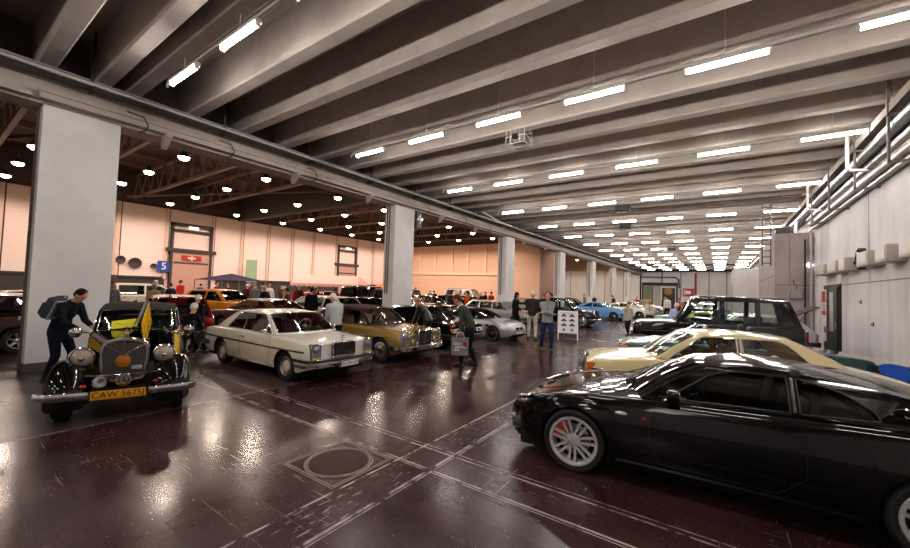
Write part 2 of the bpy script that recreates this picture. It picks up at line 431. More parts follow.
# red pictogram panel over the door
t = thing('safety_sign', 'red sign with white cross symbol above the sliding door of the left hall', 'sign', (XH+.22, 14.05, 3.78))
MB().b2(0, .05, -.75, .75, -.22, .22).obj('board', mat('sign_red', 'b01818', .5), t)
MB().b2(.05, .06, -.3, .3, -.06, .06).b2(.05, .06, -.07, .07, -.18, .18).obj('symbol', white, t)
t = thing('bay_sign', 'blue bay sign with white numeral beside the sliding door of the left hall', 'sign', (XH+.2, 12.05, 2.5))
MB().b2(0, .06, -.42, .42, 0, .9).obj('board', mat('sign_blue', '1a3f8f', .5), t)
text(t, '5', .8, (.07, 0, .45), (PI/2, 0, PI/2), white)
t = thing('hanging_banner', 'pale green banner standing on a pole at the left hall wall', 'banner', (XH+1.5, 18.6, 0))
MB().b2(-.02, .02, -.5, .5, 1.9, 4.0).obj('cloth', cloth('banner_green', '93a98c'), t)
MB().cyl((0, .5, 0), (0, .5, 4.05), .03).obj('pole', brushed, t)
for k, (y, z, r) in enumerate(((9.3, 3.3, .3), (10.2, 3.1, .42), (11.4, 2.95, .2), (7.9, 3.4, .25))):
    t = thing('wall_speaker', 'dark round loudspeaker on the left hall wall, %s from the sliding door' % ORD[3-k if k < 3 else 3] if False else 'dark round loudspeaker on the left hall wall, %s of four away from the sliding door' % ORD[{2: 0, 1: 1, 0: 2, 3: 3}[k]], 'loudspeaker', (XH, y, z))
    MB().lathe([(r*.5, 0), (r, .12), (r, .2), (r*.8, .2), (r*.1, .12)], 20, 'x').obj('horn', mat('horn_dark', '2c1d1b', .5), t)
    MB().b2(0, .1, -.05, .05, -r, r).obj('bracket', brown, t)

# dark deep curtain girder and roof trusses
struct('girder.hall', MB().b2(XH, XL-.8, 17.9, 18.25, 7.75, 10.3).b2(XH, XL-.8, 17.8, 18.35, 7.7, 7.85), mat('dark_girder', '4d443f', .8))
steel = mat('truss_steel', '8c7466', .6)
for y in (-1.5, 2.2, 6.0, 9.9, 13.9, 22.0, 26.5, 31.0, 35.5, 40, 46, 52, 58, 64, 70):
    tr = MB()
    x0, x1 = (XH, XL-.8) if y < 41 else (-16.8, XL-.8)
    tr.b2(x0, x1, y-.09, y+.09, 8.15, 8.32).b2(x0, x1, y-.09, y+.09, 9.85, 10.02)
    n = max(2, int((x1-x0)/1.7))
    for i in range(n):
        a = x0+(x1-x0)*i/n; c = x0+(x1-x0)*(i+.5)/n; e = x0+(x1-x0)*(i+1)/n
        tr.tube([(a, y, 8.24), (c, y, 9.93)], .055, 4).tube([(c, y, 9.93), (e, y, 8.24)], .055, 4)
    struct('roof_truss', tr, steel)
for x in (-35, -31.5, -28, -24.5, -21, -17.5, -14.2):
    struct('roof_purlin', MB().b2(x-.07, x+.07, YB, YE if x < -16.8 else YF, 10.0, 10.3), steel)
struct('roof_purlin', MB().cyl((-36, -2, 8.0), (-14, 9, 8.6), .09).cyl((-36, 9, 7.95), (-20, 17, 8.3), .08), mat('duct_dull', '5e5550', .6))

# ---------------------------------------------------------------- lights of the left hall
lampm = mat('lamp_glow', 'fff0dc', .4, emit='ffe0b4', es=26)
lampc = mat('lamp_can', '2a2422', .5)
proto = None
cnt = 0
def add_point(loc, power, col, r=.15):
    l = bpy.data.lights.new('lamp', 'SPOT'); l.energy = power; l.color = col; l.shadow_soft_size = r; l.spot_size = math.radians(168); l.spot_blend = .35
    o = bpy.data.objects.new('lamp_light', l); COL.objects.link(o); o.location = loc; return o
lrows = [3.0, 7.2, 11.2, 16.1, 20.4, 24.6, 28.8, 33, 37.2]
lcols = [-20.9, -25.5, -30.1, -34.6]
LAMP_W = 300
for r, y in enumerate(lrows):
    for c, x in enumerate(lcols):
        lab = 'warm high-bay lamp, %s from the pillars in the %s row of the left hall' % (ORD[c], ORD[r])
        if proto is None:
            proto = thing('high_bay_lamp', lab, 'lamp', (x, y, 7.7), 0, 'high-bay lamps of the left hall')
            MB().lathe([(.06, .32), (.09, .3), (.1, .2), (.26, .04), (.27, 0), (.25, 0), (.09, .19), (.02, .25)], 16).obj('reflector', lampc, proto)
            MB().ell((0, 0, .0), (.23, .23, .15)).obj('bulb', lampm, proto)
            MB().cyl((0, 0, .3), (0, 0, .62), .02, n=6).obj('hanger', steel, proto)
        else: dup(proto, (x, y, 7.7), label=lab)
        add_point((x, y, 7.45), LAMP_W, (1, .80, .68))
for r, y in enumerate((46.5, 53, 60, 67)):
    dup(proto, (-14, y, 7.7), label='glowing warm high-bay lamp beyond the end wall, %s of the row behind the last pillars' % ORD[r]); add_point((-14, y, 7.45), LAMP_W, (1, .82, .70)); [(dup(proto, (x_, y, 7.7), label='added warm high-bay lamp behind the end wall, %s row of the %s line from the pillars' % (ORD[r], ORD[c_])), add_point((x_, y, 7.45), LAMP_W, (1, .82, .70))) for c_, x_ in ((1, -20.5), (2, -27))]  # second and third lamp lines are added to brighten the far wall

# ---------------------------------------------------------------- fluorescent lights of the near hall
tube_m = mat('tube_glow', 'ffffff', .4, emit='fff6ee', es=74)
hous = mat('light_housing', 'd0ccc8', .5)
proto = None
FH = 3.85
frows = [FH*(.725+1.213*k) for k in range(14)]+[FH*-.488, FH*-1.7, FH*-2.9]  # last rows, behind the camera, are unseen and added for more light
fx = [FH*(-2.165+.5455*k) for k in range(6)]
for r, y in enumerate(frows):
    vis = r < 14
    if vis:
        rail = thing('lighting_trunking', 'thin grey light trunking between ceiling beams, %s row from the camera' % ORD[r], 'trunking', (0, y, 0), 0, 'light trunking rows')
        MB().b2(fx[0]-.75, fx[5]+.62, -.03, .03, 5.83, 5.88).obj('channel', hous, rail)
        for x in fx: MB().cyl((x, 0, 5.88), (x, 0, ZS), .008, n=6).obj('hanger', hous, rail)
        MB().tube([(fx[0]-.70, 0, 5.85), (fx[0]-.8, 0, 5.83), (fx[0]-.82, 0, 5.76)], .022, 8).obj('conduit', white, rail)
    for c, x in enumerate(fx):
        if not vis and c % 2: continue
        lab = ('white ceiling tube light, %s from the left in the %s row from the camera' % (ORD[c], ORD[r])) if vis else 'unseen tube light added behind the camera'
        if proto is None:
            proto = thing('tube_light', lab, 'ceiling light', (x, y, 5.75), 0, 'tube lights in rows')
            MB().tube([(-.55, 0, 0), (.55, 0, 0)], .032, 10).obj('tube', tube_m, proto)
            MB().b2(-.58, .58, -.055, .055, .034, .075).obj('housing', hous, proto)
            MB().b2(-.575, -.55, -.035, .035, -.036, .04).obj('end_cap', white, proto); MB().b2(.55, .575, -.035, .035, -.036, .04).obj('end_cap', white, proto)
        else:
            dup(proto, (x, y, 5.75), label=lab)

# ---------------------------------------------------------------- pipes, trays, fittings
def pipe(name, label, pts, r, m, n=10, cat='pipe', grp=None):
    return tag(MB().tube(pts, r, n).obj(name, m), label, cat, grp)
# left: cable tray, duct ledge, rods
tr = thing('cable_tray', 'long perforated metal cable tray running above the pillars', 'cable tray', (XL+.42, 0, 5.78))
MB().b2(-.16, .16, YB, YF-1, 0, .012).b2(-.16, -.15, YB, YF-1, 0, .1).b2(.15, .16, YB, YF-1, 0, .1).obj('tray', noisy('tray_grey', '3c3b38', '5a5955', 30, .5, .1), tr)
MB().tube([(.2, YB, .03), (.2, YF-1, .03)], .035, 8).obj('rail', mat('pale_rail', 'd8d8d6', .25, .4), tr)  # whitish colour stands in for the bright reflection along this pipe
MB().tube([(.0, YB, .06), (.0, YF-1, .06)], .05, 6).obj('cable', blackp, tr)
for y in [beam_y[0]+.6+2.56*k for k in range(26)]:
    MB().cyl((0, y, -.05), (0, y, ZS-5.78), .022, n=6).b2(-.18, .2, y-.03, y+.03, -.06, 0).obj('hanger_rod', mat('rod_dark', '2b2724', .6), tr)
tag(MB().b2(XL, XL+.2, YB, 1.2, 5.36, 5.42).b2(XL+.0, XL+.24, 1.3, YF-.5, 5.5, 5.56).b2(XL, XL+.2, 1.3, YF-.5, 5.38, 5.5).obj('cable_duct', conc), 'beige boxed cable duct fixed along the girder above the pillars', 'duct')
k = 0
for y in (3.4, 6.8, 9.9, 14.5, 17.7, 24, 28):
    tag(MB().add([(XL, y-.06, 5.05), (XL, y-.06, 5.36), (XL+.34, y-.06, 5.36), (XL+.34, y-.06, 5.3), (XL, y+.06, 5.05), (XL, y+.06, 5.36), (XL+.34, y+.06, 5.36), (XL+.34, y+.06, 5.3)], [(0, 1, 2, 3), (7, 6, 5, 4), (0, 4, 5, 1), (1, 5, 6, 2), (2, 6, 7, 3), (3, 7, 4, 0)]).obj('duct_bracket', conc, smooth=False), 'triangular beige bracket below the girder duct, %s from the camera' % ORD[k], 'bracket', 'brackets below the girder duct'); k += 1
for i, (y0, z0) in enumerate(((2.9, 5.5), (4.8, 5.5), (7.4, 5.5), (13.3, 5.5), (16.4, 5.5), (19, 5.5))):
    pipe('loose_cable', 'thin dark cable hooked over the girder duct, %s from the camera' % ORD[i], [(XL+.27, y0-.3, 5.6), (XL+.27, y0, 5.58), (XL+.26, y0+.1, 5.42), (XL+.2, y0+.06, 5.3), (XL+.04, y0, 5.28)], .014, blackp, 6, 'cable', 'cables on the girder')
pipe('bent_conduit', 'white bent conduit above the cable tray near the third pillar', [(XL+.55, 17.6, 6.1), (XL+.6, 18.4, 6.0), (XL+.62, 19.2, 5.86), (XL+.62, 21, 5.84)], .045, white)
t = thing('bay_number_sign', 'small dark hanging sign with a white 4 beside the second pillar', 'sign', (XL+.06, 12.75, 4.55))
MB().b2(-.03, .03, -.02, .34, 0, .72).obj('board', mat('sign_dark', '15121a', .5), t)
text(t, '4', .6, (.035, .16, .4), (PI/2, 0, PI/2), white)
MB().cyl((0, .16, .72), (0, .16, .9), .01, n=6).obj('hanger', blackp, t)
for i, (x, y) in enumerate(((-4.41, 9.13), (-3.77, 19.22), (-3.35, 37.51), (-4.6, 24.4))):
    t = thing('projector_box', ['pale cage projector hanging between ceiling beams in front of the others', 'dark box hanging under the ceiling above the aisle', 'small dark box far back under the ceiling', 'flat dark box under the ceiling beams'][i], 'ceiling unit', (x, y, 5.82))
    bmat = hous if i == 0 else mat('unit_dark', '2e2b2a', .6)
    if i == 0:
        q = MB().box((0, 0, .12), (.42, .4, .22), bev=.03)
        q.obj('body', mat('unit_grey', '7c7672', .6), t)
        c_ = MB()
        for a in (-.26, .26):
            for b_ in (-.24, .24): c_.cyl((a, b_, -.06), (a, b_, .34), .012, n=6)
        for z in (-.05, .14, .33): c_.tube([(-.26, -.24, z), (.26, -.24, z), (.26, .24, z), (-.26, .24, z)], .012, 6, closed=True)
        for a in (-.13, 0, .13): c_.cyl((a, -.24, -.05), (a, -.24, .33), .009, n=6)
        c_.obj('cage', bmat, t)
        MB().lathe([(.08, 0), (.08, .05), (.06, .06)], 14, 'y', (0, -.27, .12)).obj('lens', blackp, t)
    else:
        MB().box((0, 0, .16), (.62, .5, .3), bev=.02).obj('body', bmat, t); MB().box((0, -.26, .16), (.5, .02, .2)).obj('grille', blackp, t)
    MB().cyl((0, 0, .28), (0, 0, ZB-5.82+.005), .02, n=8).obj('stem', bmat, t)
# cross pipe under the ceiling with shallow slope
pipe('sprinkler_pipe', 'dark thin sprinkler pipe crossing below the beams behind the ceiling box', [(-10.4, 19.4, 5.95), (2.6, 19.4, 5.95)], .035, mat('pipe_dark', '3b3634', .6))
pipe('sprinkler_pipe', 'dark thin sprinkler pipe crossing below the beams near the far end', [(-10.4, 57.5, 5.98), (2.6, 57.5, 5.98)], .09, mat('pipe_dark', '3b3634', .6))
pipe('sprinkler_pipe', 'dark pipe crossing below the last beams before the far wall', [(-10.4, 68, 5.95), (2.6, 68, 5.95)], .07, mat('pipe_dark', '3b3634', .6))
# right: bundle of pipes along the wall top
tag(MB().b2(XR-.42, XR-.06, YB, YF-1, 5.76, 5.82).b2(XR-.44, XR-.41, YB, YF-1, 5.7, 5.88).obj('cable_tray', conc_d), 'flat grey cable tray along the top of the right wall', 'cable tray')
for i, (dx, z, r, m_, l_) in enumerate(((.3, 5.48, .11, galv, 'shiny galvanised duct along the right wall, topmost of the pipes'), (.13, 5.5, .06, mat('pipe_black', '161514', .5), 'black pipe behind the galvanised duct on the right wall'), (.2, 5.2, .075, galv, 'middle galvanised pipe along the right wall'), (.12, 5.0, .1, mat('pipe_cream', 'b8b0aa', .35, .3), 'pale thick pipe along the right wall below the ducts'), (.1, 4.8, .05, galv, 'lowest thin metal pipe along the right wall'))):
    pipe('wall_pipe', l_, [(XR-dx, YB, z), (XR-dx, 20.9 if z < 5.3 else YF-1, z)], r, m_, 14)
for i, y in enumerate((8.6, 11.0, 13.3, 16.0, 18.6)):
    t = thing('pipe_hanger', 'grey hanger holding the pipe bundle on the right wall, %s from the camera' % ORD[i], 'bracket', (XR, y, 0), 0, 'pipe hangers on the right wall')
    MB().b2(-.46, -.42, -.025, .025, 4.7, ZS).b2(-.46, 0, -.025, .025, 5.62, 5.66).b2(-.46, 0, -.025, .025, 4.68, 4.72).obj('frame', mat('hanger_grey', '6a6561', .6), t)
for i, (y, x) in enumerate(((13.25, 2.62), (8.1, 2.62), (18.4, 2.62))):
    pipe('bent_conduit', 'white conduit dropping from a tube light to the right wall pipes, %s from the camera' % ORD[[1, 0, 2][i]], [(x, y, 6.05), (x, y, 5.25), (x+.06, y, 5.17), (XR-.1, y, 5.12)], .04, white, 10, 'pipe')
tag(MB().b2(XR-.3, XR, 11.3, 11.75, 5.95, ZS).obj('wall_corbel', conc), 'concrete corbel at the top of the right wall close to the camera', 'corbel')
# wall heater boxes
for i, (y0, y1) in enumerate(((17.5, 18.9), (16.0, 17.1), (14.95, 15.7), (13.0, 13.9), (11.75, 12.5), (10.2, 11.1))):
    t = thing('wall_box', 'beige boxed heater on the right wall, %s counted from the dark door' % ORD[i], 'wall heater', (XR, (y0+y1)/2, 2.8), 0, 'beige boxes along the right wall')
    w_ = (y1-y0)/2
    MB().box((-.15, 0, .17), (.3, 2*w_, .36), bev=.015).obj('casing', mat('heater_beige', 'b5aca2', .5), t)
    MB().b2(-.31, -.3, -w_+.08, w_-.08, .05, .3).obj('front_panel', mat('heater_front', 'c2b9ae', .5), t)
    MB().b2(-.1, 0, -w_-.16, -w_-.02, .06, .28).obj('bracket', mat('bracket_grey', '8c8682', .5), t)
    MB().lathe([(.06, 0), (.06, .03)], 12, 'y', (-.12, -w_-.19, .17)).obj('valve', blackp, t)
t = thing('hose_coil', 'black coiled hose hanging between beige boxes on the right wall', 'hose', (XR, 14.4, 2.85))
q = MB()
for k in range(3): q.tube([(-.06-.04*k, .26*math.cos(a), .2+.26*math.sin(a)) for a in [2*PI*i/20 for i in range(20)]], .03, 8, closed=True)
q.obj('coil', rubber, t); MB().b2(-.18, 0, -.04, .04, .3, .38).obj('hook', brushed, t)
for i, (y, z) in enumerate(((13.9, 1.35), (9.9, 1.5), (11.1, 1.0), (14.9, 1.9))):
    t = thing('wall_hook', 'small dark hook on the right wall below the boxes, %s from the camera' % ORD[[2, 0, 1, 3][i]], 'hook', (XR, y, z), 0, 'hooks on the right wall')
    MB().b2(-.015, 0, -.03, .03, -.05, .05).obj('plate', blackp, t); MB().tube([(-.01, 0, .02), (-.04, 0, .01), (-.045, 0, -.03)], .01, 6).obj('hook_pin', blackp, t)
# dark door in the right wall with red notice strip
d = bpy.data.objects.new('door_1', None); COL.objects.link(d); d.location = (XR, 18, 0); d['kind'] = 'structure'
MB().b2(-.06, .01, -1.08, 1.08, 0, 2.46).obj('door_frame', mat('door_black', '17120f', .5), d)
MB().b2(-.1, -.06, -1.0, .25, .02, 2.36).obj('door_leaf', mat('door_leaf_black', '100c0b', .45), d)
MB().b2(-.115, -.1, -.55, -.1, .9, 2.2).obj('door_pane', mat('door_pane_white', 'd0ccd2', .3), d)
MB().b2(-.12, -.1, -.93, -.86, 1.0, 1.2).obj('door_handle', brushed, d)
t = thing('notice_strip', 'tall white notice board with red panels in the dark doorway', 'sign', (XR-.11, 18.65, .5))
MB().b2(-.02, 0, -.32, .32, 0, 1.8).obj('board', plate_w, t)
MB().b2(-.025, -.02, -.28, .28, 1.35, 1.75).b2(-.025, -.02, -.28, .28, .9, 1.05).b2(-.025, -.02, -.28, .0, .3, .5).obj('panel', mat('sign_red', 'b01818', .5), t)
q = MB()
for k in range(5): q.b2(-.025, -.02, -.26, .2-.05*(k % 2), 1.08+.05*k, 1.1+.05*k)
q.obj('lettering', ink, t)
# grey plant room block against the right wall, with fittings
struct('wall_block', MB().b2(1.95, XR, 21.1, 29, 0, 4.7), blockm)
struct('trim_7', MB().b2(1.95, XR, 21.09, 21.1, 2.5, 2.53).b2(2.43, 2.45, 21.09, 21.1, 2.5, 4.7).b2(1.94, 1.95, 21.1, 29, 2.9, 2.93), mat('joint_dark', '6f6361', .8))
struct('wall_block', MB().b2(1.2, XR, 48, 60, 0, 4.9), noisy('far_block', 'bdb8b6', 'c8c3c0', 1, .8, .05))
t = thing('junction_cabinet', 'grey junction cabinet on the front of the plant room block', 'cabinet', (2.62, 21.1, 1.95))
MB().box((0, -.07, .2), (.42, .14, .42), bev=.01).obj('casing', mat('cab_grey', '857b79', .5), t); MB().b2(-.17, .17, -.15, -.14, .04, .36).obj('door', mat('cab_door', '9a908d', .5), t)
MB().tube([(0, -.05, .4), (.05, -.05, .55), (-.08, -.05, .65), (-.05, -.05, .8)], .015, 6).obj('cable', blackp, t)
t = thing('wall_lamp', 'small white lamp on the right side of the plant room block', 'lamp', (3.05, 21.05, 3.35)); MB().ell((0, -.04, 0), (.1, .06, .1)).obj('shade', mat('wall_lamp_glow', 'ffffff', .3, emit='ffffff', es=2.5), t); MB().b2(-.05, .05, -.02, .05, -.05, .05).obj('base', white, t)
for i, (x, z0, z1, r) in enumerate(((3.08, 2.4, 4.75, .05), (2.9, .0, 4.4, .03))):
    pipe('downpipe', ['pale downpipe at the corner of the plant room block', 'thin dark conduit down the plant room block'][i], [(x, 20.98, z0 if i else .0), (x, 20.98, z1)], r, [mat('pipe_cream', 'b8b0aa', .35, .3), mat('pipe_black', '161514', .5)][i])
t = thing('cable_ladder', 'dark cable ladder rising beside the plant room block', 'cable ladder', (1.9, 22.0, 4.0))
q = MB().b2(-.32, -.28, -.03, .03, -.6, 2.3).b2(-.02, .02, -.03, .03, -.6, 2.3)
for k in range(10): q.b2(-.3, 0, -.02, .02, -.5+.28*k, -.47+.28*k)
q.obj('ladder', mat('rod_dark', '2b2724', .6), t)
t = thing('roof_machine', 'dark ventilation unit lying on top of the plant room block', 'ventilation unit', (2.3, 22, 4.7))
MB().box((0, 0, .2), (.5, .6, .4), bev=.05).obj('casing', mat('unit_dark', '2e2b2a', .6), t); MB().lathe([(.13, -.3), (.13, -.36), (.09, -.36)], 16, 'y', (0, 0, .2)).obj('fan', blackp, t); MB().cyl((.45, 0, 0), (.45, 0, .7), .06).obj('stack', white, t)
# far wall gate, hall heater, signs
d = bpy.data.objects.new('door_4', None); COL.objects.link(d); d.location = (-8.3, YF, 0); d['kind'] = 'structure'
MB().b2(-2.6, 2.6, -.12, 0, 3.55, 4.1).b2(-2.7, -2.45, -.1, 0, 0, 4.1).b2(2.45, 2.7, -.1, 0, 0, 4.1).obj('door_frame', mat('gate_dark', '2c271c', .6), d)
MB().b2(-2.4, -.9, -.1, -.02, 0, 3.5).obj('door_leaf', mat('gate_green', '77785e', .5), d)
MB().b2(-.8, .2, -.08, -.02, 0, 3.5).obj('door_leaf', mat('gate_white', 'b5b3a8', .5), d)
MB().b2(.4, 2.3, -.08, -.02, 0, 3.2).obj('door_leaf', mat('gate_black', '191410', .5), d)
MB().lathe([(.55, 0), (.62, -.12), (.4, -.16)], 20, 'y', (1.3, -.1, 2.6)).obj('door_emblem', mat('emblem_gold', 'b07a2a', .4), d)
pipe('gate_pipe', 'grey pipe framing the top of the far gate', [(-11, YF-.2, 5.0), (-6.0, YF-.2, 5.0), (-5.5, YF-.2, 4.7), (-5.35, YF-.2, 3.2)], .12, mat('pipe_grey', '5b5653', .5))
pipe('gate_pipe', 'vertical grey pipe above the far gate', [(-7.9, YF-.2, 4.1), (-7.9, YF-.2, 6.8)], .09, mat('pipe_grey', '5b5653', .5))
pipe('red_pipe', 'red fire pipe on the far wall', [(-3.1, YF-.26, 2.2), (-3.1, YF-.26, 5.7)], .16, mat('fire_red', 'a8231c', .4))
t = thing('info_sign', 'red and white square sign on the far wall under the red pipe', 'sign', (-4.1, YF-.3, 1.9)); MB().b2(-.75, .75, 0, .1, 0, 1.3).obj('board', mat('sign_pinkred', 'd0304a', .5), t); MB().b2(-.35, .35, -.02, 0, .4, .9).b2(-.6, -.45, -.02, 0, .2, 1.1).obj('symbol', white, t)
for x in (-5.2, -1.3, 1.0, 2.9): struct('trim_8', MB().b2(x-.08, x+.08, YF-.06, YF, 0, ZS), mat('joint_grey', '9c9596', .8))
struct('trim_8', MB().b2(XL, XR, YF-.08, YF, 5.9, 6.3), mat('joint_dark', '6f6361', .8))
# manhole cover in a square frame
noisy('lid_brown', '2c1815', '3a211d', 8, .6, .1).node_tree.nodes['Principled BSDF'].inputs['Specular IOR Level'].default_value = .15
t = thing('manhole_cover', 'round manhole cover in a square serrated frame in the aisle floor', 'manhole cover', (-3.35, 2.75, 0))
q = MB().lathe([(.30, 0.001), (.30, .006), (.285, .008), (0.02, .009), (0, .009)], 48)
q.obj('lid', noisy('lid_brown', '2c1815', '3a211d', 8, .6, .1), t)
q = MB()
for rr in (.32, .35): q.tube([(rr*math.cos(2*PI*i/48), rr*math.sin(2*PI*i/48), .003) for i in range(48)], .007, 4, closed=True)
for i in range(48): a = 2*PI*i/48; q.box((.335*math.cos(a), .335*math.sin(a), .004), (.028, .012, .008), M=None)
for a in (-.40, -.37, .37, .40): q.b2(-.41, .41, a-.006, a+.006, 0, .006).b2(a-.006, a+.006, -.37, .37, 0, .006)
q.obj('frame', mat('worn_iron', '8d807c', .4, .6), t)
# ================================================================== CARS
def pchip(pts):
    xs = [p[0] for p in pts]; ys = [p[1] for p in pts]; n = len(xs)
    if n == 1: return lambda x: ys[0]
    h = [xs[i+1]-xs[i] for i in range(n-1)]; d = [(ys[i+1]-ys[i])/h[i] for i in range(n-1)]
    m = [d[0]]+[0]*(n-2)+[d[-1]]
    for i in range(1, n-1):
        if d[i-1]*d[i] > 0:
            w1 = 2*h[i]+h[i-1]; w2 = h[i]+2*h[i-1]; m[i] = (w1+w2)/(w1/d[i-1]+w2/d[i])
    def f(x):
        if x <= xs[0]: return ys[0]
        if x >= xs[-1]: return ys[-1]
        i = 0
        while x > xs[i+1]: i += 1
        t = (x-xs[i])/h[i]
        return (2*t**3-3*t*t+1)*ys[i]+(t**3-2*t*t+t)*h[i]*m[i]+(3*t*t-2*t**3)*ys[i+1]+(t**3-t*t)*h[i]*m[i+1]
    return f
def roundpoly(P, r, n=4):
    """round the corners of a closed 2-D polygon"""
    out = []; N = len(P)
    for i in range(N):
        a, b, c = Vector(P[i-1]), Vector(P[i]), Vector(P[(i+1) % N])
        ri_ = r[i] if isinstance(r, (list, tuple)) else r
        u = (a-b); w_ = (c-b); q = min(ri_, u.length*.45, w_.length*.45)
        if q < 1e-4: out.append(tuple(b)); continue
        p0 = b+u.normalized()*q; p1 = b+w_.normalized()*q
        for k in range(n+1):
            t = k/n; p = p0*(1-t)**2+b*2*t*(1-t)+p1*t*t; out.append((p.x, p.y))
    return out

class Car:
    """x forward, y left, z up; origin on the ground between the axles"""
    def __init__(s, S):
        s.S = S; s.xf, s.xr = S['xf'], S['xr']
        s.top = pchip(S['top']); s.sh = pchip(S['sh']); s.hw = pchip(S['hw']); s.bot = pchip(S['bot'])
        s.kb = S.get('kb', .95); s.kt = S.get('kt', .94); s.sm = S.get('sm', .5); s.rr = S.get('rr', .06)
        s.zb0 = S.get('zb0', .2); s.p = S.get('p', 2.4)
        s.belt0 = S.get('belt_in', .03)
    def side_y(s, x, z):
        w_ = s.hw(x); t = (z-s.zb0)/(s.sh(x)-s.zb0)
        if t < s.sm:
            q = max(-.3, t)/s.sm; return w_*(s.kb+(1-s.kb)*(1-(1-q)**2))
        q = min(1.15, (t-s.sm)/(1-s.sm)); return w_*(1-(1-s.kt)*q**2.2)
    def top_z(s, x, y):
        ys = s.side_y(x, s.sh(x)); zs = s.sh(x); return zs+(s.top(x)-zs)*(1-min(1, abs(y)/ys)**s.p)
    def arch(s, x):
        b = s.bot(x)
        for xc in (s.S['wf'], s.S['wr']):
            ra = s.S['ra']; zc = s.S['rw']; k = s.S.get('arch_k', 1)
            d = abs(x-xc)
            if d < ra: b = max(b, zc+k*math.sqrt(ra*ra-d*d)+(0 if d < ra*.98 else 0))
        return b
    def stations(s):
        xs = set()
        n = int((s.xf-s.xr)/.09)
        for i in range(n+1): xs.add(round(s.xr+(s.xf-s.xr)*i/n, 4))
        for q in (.01, .03, .06): xs.add(round(s.xr+q, 4)); xs.add(round(s.xf-q, 4))
        for xc in (s.S['wf'], s.S['wr']):
            ra = s.S['ra']
            xs = {x for x in xs if abs(x-xc) > ra*1.03}
            for i in range(21): xs.add(round(xc+ra*.9999*math.cos(PI*i/20), 5))
            xs.add(round(xc+ra*1.002, 5)); xs.add(round(xc-ra*1.002, 5))
        if s.S.get('tub'):
            for x in s.S['tub']: xs.add(x-.002); xs.add(x+.002)
        return sorted(x for x in xs if s.xr-1e-6 <= x <= s.xf+1e-6)
    def half(s, x):
        zb = s.arch(x); zs = s.sh(x); r = min(s.rr, (zs-zb)*.4, s.hw(x)*.4); P = []
        ns = 9
        for i in range(ns):
            z = zb+(zs-r-zb)*i/(ns-1); P.append((s.side_y(x, z), z))
        y0 = s.side_y(x, zs-r); 
        for a in (22, 45, 68): P.append((y0-r*(1-math.cos(math.radians(a))), zs-r+r*math.sin(math.radians(a))))
        y1 = y0-r
        tub = s.S.get('tub'); nt = 9
        if tub and tub[0] < x < tub[1]:
            d = s.S.get('tubd', .42)
            P += [(y1, zs), (y1-.03, zs), (y1-.06, zs-d)]+[((y1-.06)*(1-k/(nt-3)), zs-d) for k in range(1, nt-2)]
        else:
            zt = s.top(x)
            for k in range(nt):
                q = 1-k/(nt-1); P.append((y1*q, zs+(zt-zs)*(1-q**s.p)))
        return P
    def body(s, mats, parent, name='body'):
        mb = MB(); xs = s.stations(); rings = []
        for x in xs:
            h = s.half(x); rings.append([(x, y, z) for y, z in h]+[(x, -y, z) for y, z in h[-2::-1]])
        n = len(rings[0]); vs = [p for r in rings for p in r]; fs = []; ms = []
        tub = s.S.get('tub'); m0 = 12
        for i in range(len(xs)-1):
            intub = tub and xs[i] > tub[0]-.01 and xs[i+1] < tub[1]+.01
            for j in range(n-1):
                jj = min(j, n-2-j)
                fs.append((i*n+j, (i+1)*n+j, (i+1)*n+j+1, i*n+j+1)); ms.append(2 if intub and jj >= m0+1 else 0)
            fs.append((i*n+n-1, (i+1)*n+n-1, (i+1)*n, i*n)); ms.append(1)
        fs.append(tuple(range(n))); ms.append(0)
        fs.append(tuple((len(xs)-1)*n+j for j in range(n))[::-1]); ms.append(0)
        mb.add(vs, fs, ms)
        return mb.obj(name, mats, parent, sharp=32)
    # ---------------- greenhouse
    def belt(s, x): return s.sh(x)-.004
    def gy(s, x, z):
        """half width of the cabin side at (x,z)"""
        xb = min(max(x, s.S['cabx'][0]), s.S['cabx'][1])
        yb = s.side_y(xb, s.sh(xb))-s.belt0; zb = s.sh(xb)
        q = (z-zb)/max(.05, s.S['roofz']-zb)
        return yb-s.S.get('tumble', .14)*(q**s.S.get('tum_p', 1.15) if q > 0 else q)
    def cabin(s, mats, parent, glassm, trim=None, wins=None, roofname='roof'):
        S = s.S; A0, A1, C1, C0 = S['A0'], S['A1'], S['C1'], S['C0']
        ws = [(A0[0]+(A1[0]-A0[0])*t, A0[1]+(A1[1]-A0[1])*t+S.get('abow', .0)*math.sin(PI*t)) for t in (0, .06, .14, .3, .5, .7, .86, .95, 1)]
        rf = pchip(sorted([C1]+S['roof']+[A1])); nr = 12
        rp = [(A1[0]+(C1[0]-A1[0])*i/nr, rf(A1[0]+(C1[0]-A1[0])*i/nr)) for i in range(1, nr)]
        bl = [(C1[0]+(C0[0]-C1[0])*t, C1[1]+(C0[1]-C1[1])*t+S.get('cbow', .0)*math.sin(PI*t)) for t in (0, .06, .14, .3, .5, .7, .86, .95, 1)]
        rail = ws+rp+bl; n1, n2 = len(ws), len(ws)+len(rp)
        pil = S.get('pillar', .09); pilc = S.get('pillarc', pil)
        rows = []; info = []
